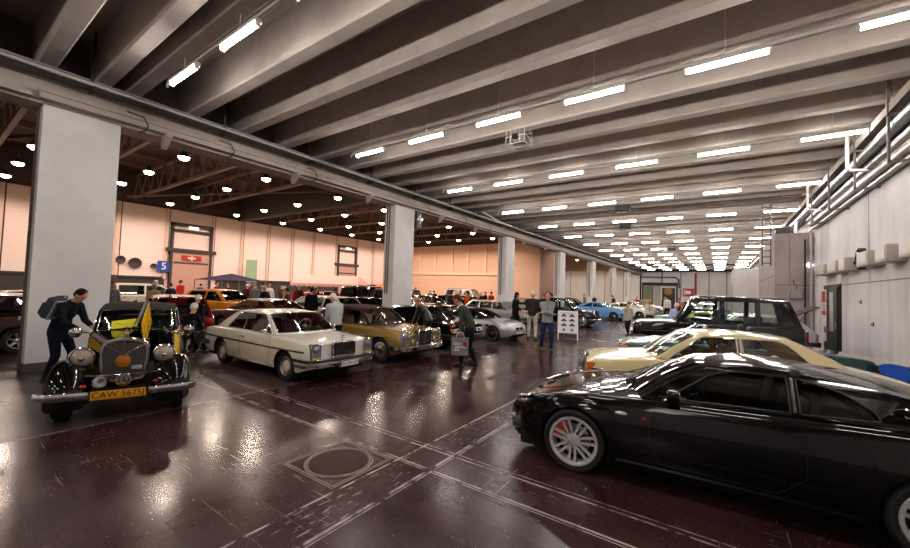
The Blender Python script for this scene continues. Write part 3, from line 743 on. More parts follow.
        for i, (x, z) in enumerate(rail):
            yy = s.gy(x, z)
            if i < n1: t = i/(n1-1); bow = S.get('wbow', .16)*(1-t*.6); cr = S.get('crown', .05)*t+.0
            elif i < n2: t = (i-n1+1)/(nr); bow = S.get('wbow', .16)*.4*(1-t)-S.get('rbow', .12)*.4*t; cr = S.get('crown', .05)
            else: t = (i-n2)/(len(bl)-1); bow = -S.get('rbow', .12)*(.4+.6*t); cr = S.get('crown', .05)*(1-t)
            pw = pil if i < n1 else (pilc if i >= n2 else pil+(pilc-pil)*(i-n1+1)/nr)
            vv = [-1, -(1-pw*.3), -(1-pw*.7), -(1-pw)]+[-(1-pw)+2*(1-pw)*k/8 for k in range(1, 8)]+[(1-pw), 1-pw*.7, 1-pw*.3, 1]
            pe = S.get('pe', 2.2)
            rows.append([(x+bow*(1-abs(v)**pe), v*yy, z+cr*(1-abs(v)**S.get('pc', 3))) for v in vv])
        nv = len(rows[0]); roof = MB(); wsg = MB(); rwg = MB()
        vs = [p for r in rows for p in r]
        R, W, B = [], [], []
        for i in range(len(rows)-1):
            for j in range(nv-1):
                f = (i*nv+j, i*nv+j+1, (i+1)*nv+j+1, (i+1)*nv+j)
                inner = 3 <= j < nv-4
                if inner and 1 <= i < n1-2 and not S.get('nows'): W.append(f)
                elif inner and n2+1 <= i < len(rows)-2 and not S.get('norw'): B.append(f)
                else: R.append(f)
        roof.add(vs, R)
        # sides
        poly = list(rail)
        nb = 10
        xb0, xb1 = C0[0], A0[0]
        base = [(xb0+(xb1-xb0)*k/nb, s.belt(xb0+(xb1-xb0)*k/nb)) for k in range(1, nb)]
        outer = poly+base
        wins = wins if wins is not None else [roundpoly(w_[0], w_[1]) for w_ in S['wins']]
        tri_in = [[Vector((x, z, 0)) for x, z in outer]]+[[Vector((x, z, 0)) for x, z in w_] for w_ in wins]
        tris = tessellate_polygon(tri_in); flat = [p for l in tri_in for p in l]
        for sg in (1, -1):
            roof.add([(p.x, sg*s.gy(p.x, p.y), p.y) for p in flat], tris)
            for w_ in wins:      # reveal depth of the window openings
                a = [(x, sg*s.gy(x, z), z) for x, z in w_]; b_ = [(x, sg*(s.gy(x, z)-.03), z) for x, z in w_]
                roof.grid([a+[a[0]], b_+[b_[0]]])
        ro = roof.obj(roofname, mats, parent, sharp=35)
        s.rows, s.n1, s.n2, s.nv = rows, n1, n2, nv
        def loop(i0, i1):
            j0, j1 = 3, nv-4
            return [rows[i0][j] for j in range(j0, j1)]+[rows[i][j1] for i in range(i0, i1)]+[rows[i1][j] for j in range(j1, j0, -1)]+[rows[i][j0] for i in range(i1, i0, -1)]
        if W:
            g_ = MB().add(vs, W).obj('windshield', glassm, parent)
            if trim: MB().tube(loop(1, n1-2), .011, 6, closed=True).obj('windshield_trim', trim, g_)
        if B:
            g_ = MB().add(vs, B).obj('rear_window', glassm, parent)
            if trim: MB().tube(loop(n2+1, len(rows)-2), .011, 6, closed=True).obj('rear_window_trim', trim, g_)
        for w_ in wins:
            for sg in (1, -1):
                vv = [(x, sg*(s.gy(x, z)-.015), z) for x, z in w_]
                g_ = MB().add(vv, [tuple(range(len(vv)))]).obj('side_window', glassm, parent)
                if trim: MB().tube([(x, sg*(s.gy(x, z)+.002), z) for x, z in w_], .009, 6, closed=True).obj('window_trim', trim, g_)
        return ro
    # ---------------- details on the body side
    def strip(s, name, m, pts, r, parent, off=.004, sides=(1, -1), flat=None):
        for sg in sides:
            MB().tube([(x, sg*(s.side_y(x, z)+off), z) for x, z in pts], r, 6, flat=flat).obj(name, m, parent)
    def seam(s, poly, parent, sides=(1, -1), cab=False, m=None, r=.0035):
        P = []
        for (x0, z0), (x1, z1) in zip(poly, poly[1:]):
            k = max(2, int(math.hypot(x1-x0, z1-z0)/.06))
            P += [(x0+(x1-x0)*i/k, z0+(z1-z0)*i/k) for i in range(k)]
        P.append(poly[-1])
        for sg in sides:
            MB().tube([(x, sg*(s.side_y(x, z)+.0005), z) for x, z in P], r, 4).obj('door_seam', m or darkm, parent)
    def handle(s, x, z, parent, m=chrome, ln=.15, sides=(1, -1)):
        for sg in sides:
            y = s.side_y(x, z)
            MB().tube([(x-ln/2, sg*(y-.005), z), (x-ln/2+.02, sg*(y+.03), z), (x+ln/2-.02, sg*(y+.03), z), (x+ln/2, sg*(y-.005), z)], .011, 6).obj('door_handle', m, parent)
    def mirror(s, x, z, parent, m, size=(.07, .15, .1), sides=(1, -1), stalk=None):
        for sg in sides:
            y = s.gy(x, z)
            o = MB().box((x, sg*(y+.12), z+.06), size, bev=.03).obj('mirror', m, parent)
            MB().tube([(x, sg*(y-.02), z), (x, sg*(y+.1), z+.04)], .014, 6).obj('mirror_stalk', stalk or m, o)
            MB().box((x-size[0]/2-.001, sg*(y+.12), z+.06), (.004, size[1]*.82, size[2]*.8), bev=.001).obj('mirror_glass', chrome, o)
    def wheel_set(s, maker, parent):
        for x in (s.S['wf'], s.S['wr']):
            for sg in (1, -1):
                maker(parent, (x, sg*(s.S['tr']), s.S['rw']), sg)
    def underside(s, parent):
        mb = MB(); w_ = s.hw(0)*.86; z0, z1 = s.zb0-.03, s.sh(0)-.5
        ra = s.S['ra']
        for a, b_ in ((s.xr+.25, s.S['wr']-ra*.9), (s.S['wr']+ra*.9, s.S['wf']-ra*.9), (s.S['wf']+ra*.9, s.xf-.25)):
            if b_ > a: mb.b2(a, b_, -w_, w_, z0, min(z1, z0+.25))
        mb.b2(s.xr+.3, s.xf-.3, -.45, .45, z0+.02, z0+.22)
        for x in (s.S['wf'], s.S['wr']): mb.cyl((x, -s.S['tr']+.05, s.S['rw']), (x, s.S['tr']-.05, s.S['rw']), .06, n=8)
        return mb.obj('underbody', darkm, parent)
    def interior(s, parent, m, seats, sw=None, rear=True, md=None, head=True):
        """seats: x of front seat backs; sw = (x, y, z) steering wheel"""
        w_ = s.hw(0)
        zb = s.sh(0)
        for sg in (1, -1):
            M = Matrix.Translation((seats, sg*w_*.45, zb-.33))
            q = MB().box((.24, 0, -.02), (.5, .5, .16), M=M, bev=.06)
            q.box((-.06, 0, .24), (.16, .5, .62), M=M @ Matrix.Rotation(-.2, 4, 'Y'), bev=.06)
            so = q.obj('front_seat', m, parent)
            if head: MB().box((-.14, 0, .64), (.1, .27, .19), M=M, bev=.05).obj('headrest', m, so)
        if rear:
            xr_ = seats-.95
            MB().box((xr_+.2, 0, zb-.34), (.5, w_*1.5, .18), bev=.06).box((xr_-.08, 0, zb-.08), (.16, w_*1.5, .52), M=None, bev=.06).obj('rear_seat', m, parent)
        xd = s.S['tub'][1]
        MB().box((xd-.16, 0, zb-.06), (.32, w_*1.66, .22), bev=.05).obj('dashboard', md or blackp, parent)
        if sw:
            x, y, z = sw; M = Matrix.Translation((x, y, z)) @ Matrix.Rotation(-1.1, 4, 'Y')
            q = MB().tube([(.19*math.cos(2*PI*i/24), .19*math.sin(2*PI*i/24), 0) for i in range(24)], .012, 6, closed=True, M=M)
            q.ell((0, 0, -.01), (.05, .05, .02), M=M).tube([(-.19, 0, 0), (.19, 0, 0)], .009, 6, M=M).tube([(0, 0, 0), (0, 0, -.5)], .018, 6, M=M)
            q.obj('steering_wheel', s.S.get('swm', blackp), parent)

def tyre_mb(R, w_, rim, wall=.0):
    h = w_/2
    return [(rim, -h*.8), (rim+.02, -h*.95), (R*.93, -h), (R*.985, -h*.82), (R, -h*.6), (R, h*.6), (R*.985, h*.82), (R*.93, h), (rim+.02, h*.95), (rim, h*.8)]
def wheel(parent, c, sg, R=.32, w_=.18, rim=.2, style='steel', capm=None, white=False, spokes=7, rimm=None):
    """a wheel standing at c (outer face towards sg*y)"""
    o = MB().lathe(tyre_mb(R, w_, rim), 40, 'y', cap=False).obj('wheel', rubber, parent, loc=c)
    h = w_/2
    yo = sg*h
    rm = rimm or chrome
    if style == 'steel':          # dished rim with chrome ring and painted hub cap
        MB().lathe([(rim+.012, yo*.92), (rim-.005, yo*.98), (rim-.03, yo*.72), (rim-.05, yo*.62)], 40, 'y', cap=False).obj('trim_ring', brushed, o)
        MB().lathe([(rim-.04, yo*.62), (rim*.66, yo*.5), (rim*.6, yo*.72), (0.001, yo*.72)], 32, 'y').obj('rim', mat('wheel_silver', '9c9c9e', .5, .2), o)
        MB().lathe([(rim*.62, yo*.72), (rim*.58, yo*.9), (rim*.3, yo*1.02), (.001, yo*1.05)], 32, 'y').obj('hub_cap', capm or chrome, o)
        q = MB()
        for k in range(12):
            a = 2*PI*k/12; q.ell((rim*.73*math.cos(a), yo*.575, rim*.73*math.sin(a)), (.016, .008, .016), 8, 5)
        q.obj('rim_slots', blackp, o)
    elif style == 'cap':          # full chrome cover with body colour centre
        MB().lathe([(rim+.012, yo*.92), (rim-.01, yo*1.0), (rim*.7, yo*.9), (rim*.62, yo*1.0), (rim*.3, yo*1.08), (.001, yo*1.1)], 40, 'y').obj('hub_cap', chrome, o)
        if capm: MB().lathe([(rim*.86, yo*.955), (rim*.72, yo*.92)], 40, 'y', cap=False).obj('painted_ring', capm, o)
    elif style == 'alloy':
        MB().lathe([(rim+.012, yo*.9), (rim+.004, yo*1.0), (rim-.012, yo*.98), (rim-.02, yo*.6), (rim-.02, -yo*.8)], 48, 'y', cap=False).obj('rim', rm, o)
        q = MB()
        for k in range(spokes):
            a = 2*PI*(k+.3)/spokes
            M = Matrix.Rotation(-a, 4, 'Y')
            r0, r1 = .03, rim-.008
            q.add([(r0, yo*.78, -.03), (r0, yo*.78, .03), (r1, yo*.92, .022), (r1, yo*.92, -.022), (r0, yo*.5, -.03), (r0, yo*.5, .03), (r1, yo*.66, .022), (r1, yo*.66, -.022)], [(0, 1, 2, 3), (7, 6, 5, 4), (0, 3, 7, 4), (1, 5, 6, 2)], M=M)
        q.lathe([(.06, yo*.5), (.062, yo*.8), (.045, yo*.86), (.001, yo*.88)], 20, 'y')
        q.obj('spokes', rm, o)
    elif style == 'twin':         # seven pairs of thin spokes, wide lip
        MB().lathe([(rim+.014, yo*.9), (rim+.006, yo*1.0), (rim-.016, yo*.97), (rim-.03, yo*.7), (rim-.035, -yo*.8)], 56, 'y', cap=False).obj('rim', rm, o)
        q = MB()
        for k in range(spokes):
            for dd in (-1, 1):
                a = 2*PI*(k+.3)/spokes; M = Matrix.Rotation(-a, 4, 'Y')
                r0, r1 = .045, rim-.02
                z0, z1 = dd*.022, dd*.034
                t0, t1 = .011, .013
                q.add([(r0, yo*.72, z0-t0), (r0, yo*.72, z0+t0), (r1, yo*.86, z1+t1), (r1, yo*.86, z1-t1), (r0, yo*.4, z0-t0), (r0, yo*.4, z0+t0), (r1, yo*.6, z1+t1), (r1, yo*.6, z1-t1)], [(0, 1, 2, 3), (7, 6, 5, 4), (0, 3, 7, 4), (1, 5, 6, 2), (0, 4, 5, 1), (2, 6, 7, 3)], M=M)
        q.lathe([(.075, yo*.4), (.075, yo*.74), (.05, yo*.8), (.001, yo*.8)], 24, 'y')
        q.obj('spokes', rm, o)
        b_ = MB()
        for k in range(5): a = 2*PI*k/5; b_.cyl((.052*math.cos(a), yo*.74, .052*math.sin(a)), (.052*math.cos(a), yo*.82, .052*math.sin(a)), .009, n=6)
        b_.obj('wheel_bolts', brushed, o)
        MB().lathe([(.165, yo*.18), (.165, yo*.08), (.06, yo*.08), (.06, yo*.18)], 40, 'y').obj('brake_disc', brushed, o)
    MB().lathe([(rim-.03, yo*.02), (.001, yo*.02)], 32, 'y').obj('wheel_back', darkm, o)
    return o
def sweep(path, sec, name, m, parent, closed=False):
    """sweep a (u=outward, z) section along a plan path of (x,y,z)"""
    P = [Vector(p) for p in path]; N = len(P); rows = []
    for i in range(N):
        a = P[max(0, i-1)]; b_ = P[min(N-1, i+1)]; t = (b_-a); t.z = 0; t.normalize(); nrm = Vector((t.y, -t.x, 0))
        rows.append([tuple(P[i]+nrm*u+Vector((0, 0, z))) for u, z in sec])
    mb = MB(); mb.grid(rows, closev=True)
    n = len(sec); mb.f.append(tuple(range(n))); mb.m.append(0); mb.f.append(tuple((N-1)*n+k for k in range(n))[::-1]); mb.m.append(0)
    return mb.obj(name, m, parent, sharp=30)
def bumper_path(car, front, z, out=.06, wrap=.55, corner=.22, wadd=.0):
    """plan path round the nose or tail at height z"""
    sgn = 1 if front else -1; xe = (car.xf if front else car.xr)+sgn*out
    w_ = car.hw(car.S['wf'] if front else car.S['wr'])*.985+wadd
    P = []
    P.append((xe-sgn*wrap, w_, z)); P.append((xe-sgn*(wrap+corner)/2, w_, z))
    for k in range(7):
        a = PI/2*k/6; P.append((xe-sgn*corner*(1-math.sin(a)), w_-corner*(1-math.cos(a)), z))
    bow = car.S.get('bumper_bow', .05)
    Q = [(x, -y, z) for x, y, z in P[::-1]]
    mid = [(xe+sgn*bow*(1-abs(q)**2), q*(w_-corner), z) for q in (.75, .5, .25, 0, -.25, -.5, -.75)]
    R = P+mid+Q
    return R if front else R[::-1]
RSEC = lambda d, h: [(d, -h*.6), (d, h*.6), (d*.7, h), (-d*.4, h), (-d, h*.7), (-d, -h*.7), (-d*.4, -h), (d*.7, -h)]
def plate(parent, loc, rz, s, w_=.52, h=.11, eu=True, m=None, size=None, tilt=0):
    o = MB().box((0, 0, 0), (w_, .015, h), bev=.006).obj('number_plate', m or plate_w, parent, loc=loc); o.rotation_euler = (tilt, 0, rz)
    if eu: MB().b2(-w_/2+.003, -w_/2+.045, -.0095, -.006, -h/2+.004, h/2-.004).obj('plate_band', plate_b, o)
    if s: text(o, s, size or h*.8, (.02 if eu else 0, -.009, 0), (PI/2, 0, 0), ink, 'plate_lettering', .001)
    MB().tube([(-w_/2, -.004, -h/2), (w_/2, -.004, -h/2), (w_/2, -.004, h/2), (-w_/2, -.004, h/2)], .005, 4, closed=True).obj('plate_rim', ink if m else blackp, o)
    return o
def round_lamp(parent, c, r, ax=1, name='headlight', lens=None, ring=True, depth=.06):
    o = MB().lathe([(r, -ax*depth), (r, 0), (r*.75, ax*.018), (r*.4, ax*.03), (.001, ax*.034)], 24, 'x').obj(name, lens or lensw, parent, loc=c)
    if ring: MB().lathe([(r+.012, -ax*.03), (r+.014, ax*.006), (r, ax*.014), (r-.004, ax*.002)], 28, 'x', cap=False).obj('headlight_ring', chrome, o)
    return o
def star(parent, loc, r, ax='x', name='star_emblem', ring=True, m=None):
    """three-pointed star in a ring"""
    q = MB()
    for k in range(3):
        a = PI/2+2*PI*k/3; tip = (math.cos(a)*r, math.sin(a)*r)
        n = (-math.sin(a), math.cos(a)); w_ = r*.16
        q.prism([(tip[0], tip[1]), (-n[0]*w_-math.cos(a)*w_*.4, -n[1]*w_-math.sin(a)*w_*.4), (n[0]*w_-math.cos(a)*w_*.4, n[1]*w_-math.sin(a)*w_*.4)], .008)
    if ring: q.tube([(r*math.cos(2*PI*i/24), r*math.sin(2*PI*i/24), .004) for i in range(24)], r*.08, 6, closed=True)
    o = q.obj(name, m or chrome, parent, loc=loc, smooth=False)
    o.rotation_euler = (PI/2, 0, PI/2) if ax == 'x' else ((PI/2, 0, 0) if ax == 'y' else (0, 0, 0))
    return o
def rrect(w_, h, r, n=4):
    return roundpoly([(-w_/2, -h/2), (w_/2, -h/2), (w_/2, h/2), (-w_/2, h/2)], r, n)
def yz(poly, x, y0, z0): return [(x, y0+a, z0+b_) for a, b_ in poly]
def loft_x(mb, polys):
    """loft closed (y,z) outlines given as lists of 3-D points, capping the last"""
    o = len(mb.v); mb.grid(polys, closev=True); n = len(polys[0])
    mb.f.append(tuple(o+(len(polys)-1)*n+k for k in range(n))); mb.m.append(0); return mb
# ------------------------------------------------------------------ specific cars
black_paint = paint('black_paint', '040405', .12); black_paint.node_tree.nodes['Principled BSDF'].inputs['Coat Weight'].default_value = .7
white_paint = paint('white_paint', 'e6e1d6'); cream_paint = paint('cream_paint', 'e4d3a0'); gold_paint = paint('gold_paint', '9a7c3c', .25, .45)
teal_paint = paint('teal_paint', '0c3a3e', .2, .2); silver_paint = paint('silver_paint', 'b4b7ba', .28, .6); suv_paint = paint('suv_black', '0a0a10', .15)
blue_paint = paint('sky_blue_paint', '5f97d0', .25); copper_paint = paint('copper_paint', '80503a', .28, .35); red_paint = paint('dark_red_paint', '6e0d18', .2)
yellow_paint = paint('yellow_paint', 'f2c41a', .25); grey_paint = paint('grey_paint', '8b9094', .28, .5)
lime_paint = paint('lime_paint', '8ea02c', .25); navy_paint = paint('navy_paint', '151d3c', .2); burg_paint = paint('burgundy_paint', '3c0a10', .2)
beige_paint = paint('beige_paint', 'b09a74', .25)
red_seat = mat('red_leather', '7c1018', .5); tan_seat = mat('tan_leather', '9a6a40', .5); dark_seat = mat('dark_leather', '141416', .55); grey_seat = mat('grey_cloth', '4a4a4c', .9)
maroon_top = cloth('maroon_canvas', '33191a'); black_top = cloth('black_canvas', '141312')

def coupe_black():
    S = dict(xf=2.23, xr=-2.29, wf=1.33, wr=-1.33, rw=.325, ra=.362, tr=.80, zb0=.16, kb=.93, kt=.90, sm=.52, rr=.10, p=2.2,
        top=[(-2.29, .80), (-2.2, .90), (-2.0, .955), (-1.7, .97), (-1, .95), (0, .93), (.75, .925), (1.0, .885), (1.33, .835), (1.7, .765), (1.95, .69), (2.12, .60), (2.23, .46)],
        sh=[(-2.29, .76), (-2.15, .86), (-1.9, .92), (-1.4, .94), (-.9, .925), (0, .885), (.7, .865), (1.1, .845), (1.4, .81), (1.75, .735), (2.0, .64), (2.15, .54), (2.23, .42)],
        hw=[(-2.29, .60), (-2.22, .74), (-2.05, .83), (-1.75, .885), (-1.33, .91), (-.8, .895), (0, .875), (.7, .885), (1.2, .905), (1.5, .89), (1.75, .84), (1.95, .755), (2.1, .65), (2.19, .53), (2.23, .42)],
        bot=[(-2.29, .36), (-2.1, .24), (-1.8, .18), (0, .16), (1.8, .16), (2.05, .19), (2.2, .27), (2.23, .31)],
        tub=(-1.0, .58), tubd=.36, cabx=(-1.5, .6), roofz=1.29, tumble=.27, tum_p=1.1, belt_in=.055,
        A0=(.68, .87), A1=(.10, 1.225), C1=(-1.05, 1.195), C0=(-1.95, .95), abow=.03, cbow=.03, roof=[(-.3, 1.27)], wbow=.30, rbow=.16, crown=.045, pillar=.10, pillarc=.17, pc=2.4,
        wins=[([(.46, .90), (-.49, .935), (-.49, 1.215), (-.12, 1.212), (.08, 1.165)], [.02, .02, .02, .05, .1]), ([(-.55, .938), (-1.04, .97), (-1.02, 1.03), (-.84, 1.15), (-.55, 1.213)], [.02, .05, .05, .1, .02])])
    c = Car(S)
    t = thing('sports_coupe', 'glossy black sports coupe with silver twin-spoke wheels and red brake calipers', 'car')
    b = c.body([black_paint, darkm, dark_seat], t)
    c.cabin(black_paint, t, darkglass, trim=None)
    c.underside(t)
    for x in (1.33, -1.33):
        for sg in (1, -1):
            w_ = wheel(t, (x, sg*.785, .325), sg, .325, .235, .245, 'twin', spokes=7, rimm=mat('silver_alloy', 'e2e2e2', .2, .45))
            q = MB(); 
            for k in range(6):
                a = .25+.75*k/5 if x > 0 else 2.1+.75*k/5
                q.box((.17*math.cos(a), sg*.03, .17*math.sin(a)), (.075, .07, .075), bev=.012)
            q.obj('brake_caliper', mat('caliper_red', 'e83c18', .35, 0, .5), w_)
    c.interior(t, dark_seat, -.42, (.15, .36, .93), rear=True)
    for sg in (1, -1):   # headlight: swept lens with two lamps inside
        P = [(2.14, .50), (2.02, .66), (1.88, .76), (1.80, .775), (1.86, .70), (2.0, .58), (2.1, .46)]
        q = MB(); cx = sum(p[0] for p in P)/7; cy = sum(p[1] for p in P)/7
        ring = []
        for k, (x, y) in enumerate(roundpoly(P, .05)):
            ring.append((x, sg*y, c.top_z(x, min(y, c.side_y(x, c.sh(x))*.97))+.004))
        q.add(ring+[(cx, sg*cy, c.top_z(cx, cy)+.022)], [(i, (i+1) % len(ring), len(ring)) for i in range(len(ring))])
        h = q.obj('headlight', mat('headlight_clear', 'c8ccd0', .08, .25, 1), t)
        for (x, y, r) in ((2.0, .63, .05), (2.07, .54, .04)): MB().ell((x, sg*y, c.top_z(x, y)+.006), (r, r, .02), 12, 7).obj('lamp', chrome, h)
        MB().tube(ring, .006, 5, closed=True).obj('headlight_rim', chrome, h)
        x = 2.1; MB().ell((x, sg*(c.side_y(x, .40)-.005), .40), (.05, .012, .02), 12, 7).obj('fog_lamp', lensw, t)
        x = .86; MB().ell((x, sg*(c.side_y(x, .71)), .71), (.06, .012, .02), 12, 7).obj('side_indicator', lensw, t)
        x = .66
        for k in (0, 1): MB().box((x-.022*k, sg*(c.side_y(x, .695)+.002), .695), (.011, .006, .03), bev=.002).obj('side_badge', mat('badge_red', 'c01c1c', .4), t)
        # oval emblem with a trident on the rear pillar
        x, z = -1.20, 1.05; y = c.gy(x, z)
        M = Matrix.Translation((x, sg*(y+.004), z)) @ Matrix.Rotation(sg*-.42, 4, 'X') @ Matrix.Rotation(-.12, 4, 'Z' if False else 'Y')
        e = MB().lathe([(.001, .012*sg), (.05, .010*sg), (.066, 0)], 28, 'y', M=M @ Matrix.Diagonal((1.35, 1, .8, 1))).obj('pillar_emblem', mat('emblem_black', '101012', .1, .2, 1), t)
        q = MB().tube([(.066*math.cos(2*PI*i/32), sg*.003, .066*math.sin(2*PI*i/32)) for i in range(32)], .005, 6, closed=True, M=M @ Matrix.Diagonal((1.35, 1, .8, 1)))
        for dx in (-.028, 0, .028): q.tube([(dx, sg*.014, -.005), (dx*1.1, sg*.014, .034)], .005, 6, M=M)
        q.tube([(-.028, sg*.014, -.004), (-.015, sg*.014, -.018), (.015, sg*.014, -.018), (.028, sg*.014, -.004)], .005, 6, M=M).tube([(0, sg*.014, -.045), (0, sg*.014, .0)], .005, 6, M=M)
        q.obj('trident', chrome, e)
        # window surround and B pillar strip
        for w_ in S['wins']:
            pp = roundpoly(w_[0], w_[1]); MB().tube([(x, sg*(c.gy(x, z)+.003), z) for x, z in pp], .009, 6, closed=True).obj('window_seal', blackp, t)
        MB().tube([(-.52, sg*(c.gy(-.52, z)+.004), z) for z in (.94, 1.03, 1.12, 1.21)], .016, 6).obj('pillar_strip', mat('pillar_grey', '5d5f60', .25, .5), t)
        # tail lamp
        x = -2.15; MB().ell((x, sg*(c.side_y(x, .72)-.03), .72), (.10, .05, .07), 14, 8).obj('tail_light', redlens, t)
        MB().cyl((-2.22, sg*.5, .28), (-2.33, sg*.5, .28), .045, n=14).obj('exhaust', chrome, t)
    c.seam([(.55, .86), (.60, .55), (.52, .28), (-.38, .27), (-.56, .45), (-.57, .92)], t)
    c.strip('sill_ridge', black_paint, [(-.9+.1*i, .235) for i in range(19)], .022, t, off=.008)  # raised body-coloured strip along the sill
    c.handle(-.41, .82, t, black_paint, .2); c.mirror(.40, .90, t, black_paint, (.11, .18, .11))
    # bonnet shut line, scuttle, wipers, grille
    for sg in (1, -1): MB().tube([(x, sg*(.62-.17*(x-.8)), c.top_z(x, .62-.17*(x-.8))+.001) for x in [.85+.1*i for i in range(11)]], .004, 4).obj('bonnet_seam', blackp, t)
    for y0 in (.5, -.05): MB().tube([(1.02-.12*abs(y0), y0, .935), (.78, y0-.3, .975), (.72, y0-.48, .985)], .009, 6).obj('wiper', blackp, t)
    q = MB().add([(2.232, .32*math.cos(2*PI*i/28), .36+.07*math.sin(2*PI*i/28)) for i in range(28)], [tuple(range(28))]); g = q.obj('grille', darkm, t)
    MB().tube([(2.24, .32*math.cos(2*PI*i/28), .36+.07*math.sin(2*PI*i/28)) for i in range(28)], .012, 6, closed=True).obj('grille_ring', chrome, g)
    plate(t, (-2.31, 0, .55), -PI/2, '', .5, .11, eu=False); 
    return t
ca = coupe_black(); ca.location = (-.01, 5.08, 0); ca.rotation_euler = (0, 0, 3.20); ca.scale = (.987,)*3

def generic(name, label, cat, S, pm, im=dark_seat, gl=winglass, trim=chrome, wheels=dict(), roof_m=None, sw=None, seats=-.35, seam=None, handles=None, mir=None, strips=(), bumper=None, lamps=None, grille=None, rear=True, pl=None, tail=None, wipers=True, under=True):
    c = Car(S); t = thing(name, label, cat)
    c.body([pm, darkm, im], t)
    if 'A0' in S: c.cabin(roof_m or pm, t, gl, trim)
    if under: c.underside(t)
    wk = dict(R=S['rw'], w_=.18, rim=.2); wk.update(wheels)
    for x in (S['wf'], S['wr']):
        for sg in (1, -1): wheel(t, (x, sg*(S['tr']), S['rw']), sg, **wk)
    if S.get('tub'): c.interior(t, im, seats, sw, rear)
    for sm_ in (seam or []): c.seam(sm_, t)
    for (x, z) in (handles or []): c.handle(x, z, t)
    if mir: c.mirror(mir[0], mir[1], t, mir[2] if len(mir) > 2 else chrome, (.06, .14, .09))
    for (nm, m_, pts, r, off, fl) in strips: c.strip(nm, m_, pts, r, t, off, flat=fl)
    for bp in (bumper or []):
        p = bumper_path(c, bp['front'], bp['z'], bp.get('out', .07), bp.get('wrap', .5), bp.get('corner', .2))
        o = sweep(p, RSEC(bp.get('d', .035), bp.get('h', .06)), 'bumper', bp.get('m', chrome), t)
        if bp.get('rub'): sweep([(x+(.036 if bp['front'] else -.036)*0, y, z) for x, y, z in p], RSEC(bp.get('d', .035)+.012, .018), 'bumper_rubber', rubber, o)
    for l_ in (lamps or []): l_(c, t)
    if grille: grille(c, t)
    if pl:
        for (x, z, rz, s_, kw) in pl: plate(t, (x, 0, z), rz, s_, **kw)
    for tl in (tail or []):
        (x, y, z), d, m_ = tl
        for sg in (1, -1): MB().box((x, sg*y, z), d, bev=.02).obj('tail_light', m_, t)
    if wipers and 'A0' in S:
        a = S['A0']
        for y0 in (.42, -.12): MB().tube([(a[0]+.12, y0, a[1]+.035), (a[0]+.02, y0-.22, a[1]+.085), (a[0]-.02, y0-.42, a[1]+.1)], .008, 5).obj('wiper', blackp, t)
    return c, t
def L_stack(x, y, z, w_=.2, h=.34):
    """upright lamp unit: clear lens above, amber foot, chrome rim"""
    def f(c, t):
        for sg in (1, -1):
            o = MB(); a = rrect(w_, h, .06)
            loft_x(o, [yz(a, x-.12, sg*y, z), yz(a, x, sg*y, z), yz([(p*.9, q*.92) for p, q in a], x+.02, sg*y, z), yz([(p*.4, q*.5) for p, q in a], x+.03, sg*y, z)])
            o = o.obj('headlight', lensg, t)
            MB().tube(yz(rrect(w_+.012, h+.012, .065), x+.004, sg*y, z), .011, 6, closed=True).obj('headlight_rim', chrome, o)
            MB().lathe([(.085, 0), (.08, .02), (.04, .032), (.001, .036)], 20, 'x', (x+.008, sg*y, z+.055)).obj('lamp', mat('lamp_reflector', 'b9bfc2', .12, .8), o)
            MB().box((x+.014, sg*y, z-.12), (.03, w_*.82, .07), bev=.012).obj('indicator', yellowlens, o)
    return f
def L_round(x, y, z, r=.09, dual=0, ring=True):
    def f(c, t):
        for sg in (1, -1):
            round_lamp(t, (x, sg*y, z), r, 1, ring=ring)
            if dual: round_lamp(t, (x, sg*(y-dual), z), r*.85, 1, ring=ring)
    return f
def L_wide(x, y, z, w_=.42, h=.16, amber=True, wrap=.08):
    """wide rectangular lamp with amber corner"""
    def f(c, t):
        for sg in (1, -1):
            o = MB().box((x, sg*y, z), (.08, w_, h), bev=.025).obj('headlight', lensw, t)
            MB().lathe([(h*.4, 0), (h*.36, .012), (.001, .02)], 18, 'x', (x+.035, sg*(y-w_*.1), z)).obj('lamp', mat('lamp_reflector', 'b9bfc2', .12, .8), o)
            if amber: MB().box((x-wrap*.6, sg*(y+w_/2+.02), z), (.16, .07, h), bev=.025).obj('indicator', orange, o)
    return f
def G_upright(x, z0, z1, w_=.6, n=6, emblem='star', taper=.0):
    """chrome radiator shell with horizontal slats"""
    def f(c, t):
        h = z1-z0; zc = (z0+z1)/2
        a = rrect(w_, h, .05)
        o = MB(); o.add(yz(a, x-.005, 0, zc), [tuple(range(len(a)))]); loft_x(o, [yz(a, x-.12, 0, zc), yz(a, x-.01, 0, zc)])
        o = o.obj('grille', darkm, t)
        MB().tube(yz(a, x+.012, 0, zc), .022, 8, closed=True).obj('grille_shell', chrome, o)
        s_ = MB()
        for k in range(n): s_.box((x+.005, 0, z0+h*(k+.7)/(n+.4)), (.02, w_-.04, .014))
        s_.obj('grille_slats', chrome, o)
        MB().box((x+.014, 0, zc), (.02, .02, h-.03)).obj('grille_bar', chrome, o)
        if emblem == 'star':
            MB().cyl((x-.04, 0, z1), (x-.04, 0, z1+.05), .012, n=8).obj('emblem_stem', chrome, o)
            star(o, (x-.044, 0, z1+.09), .05)
    return f

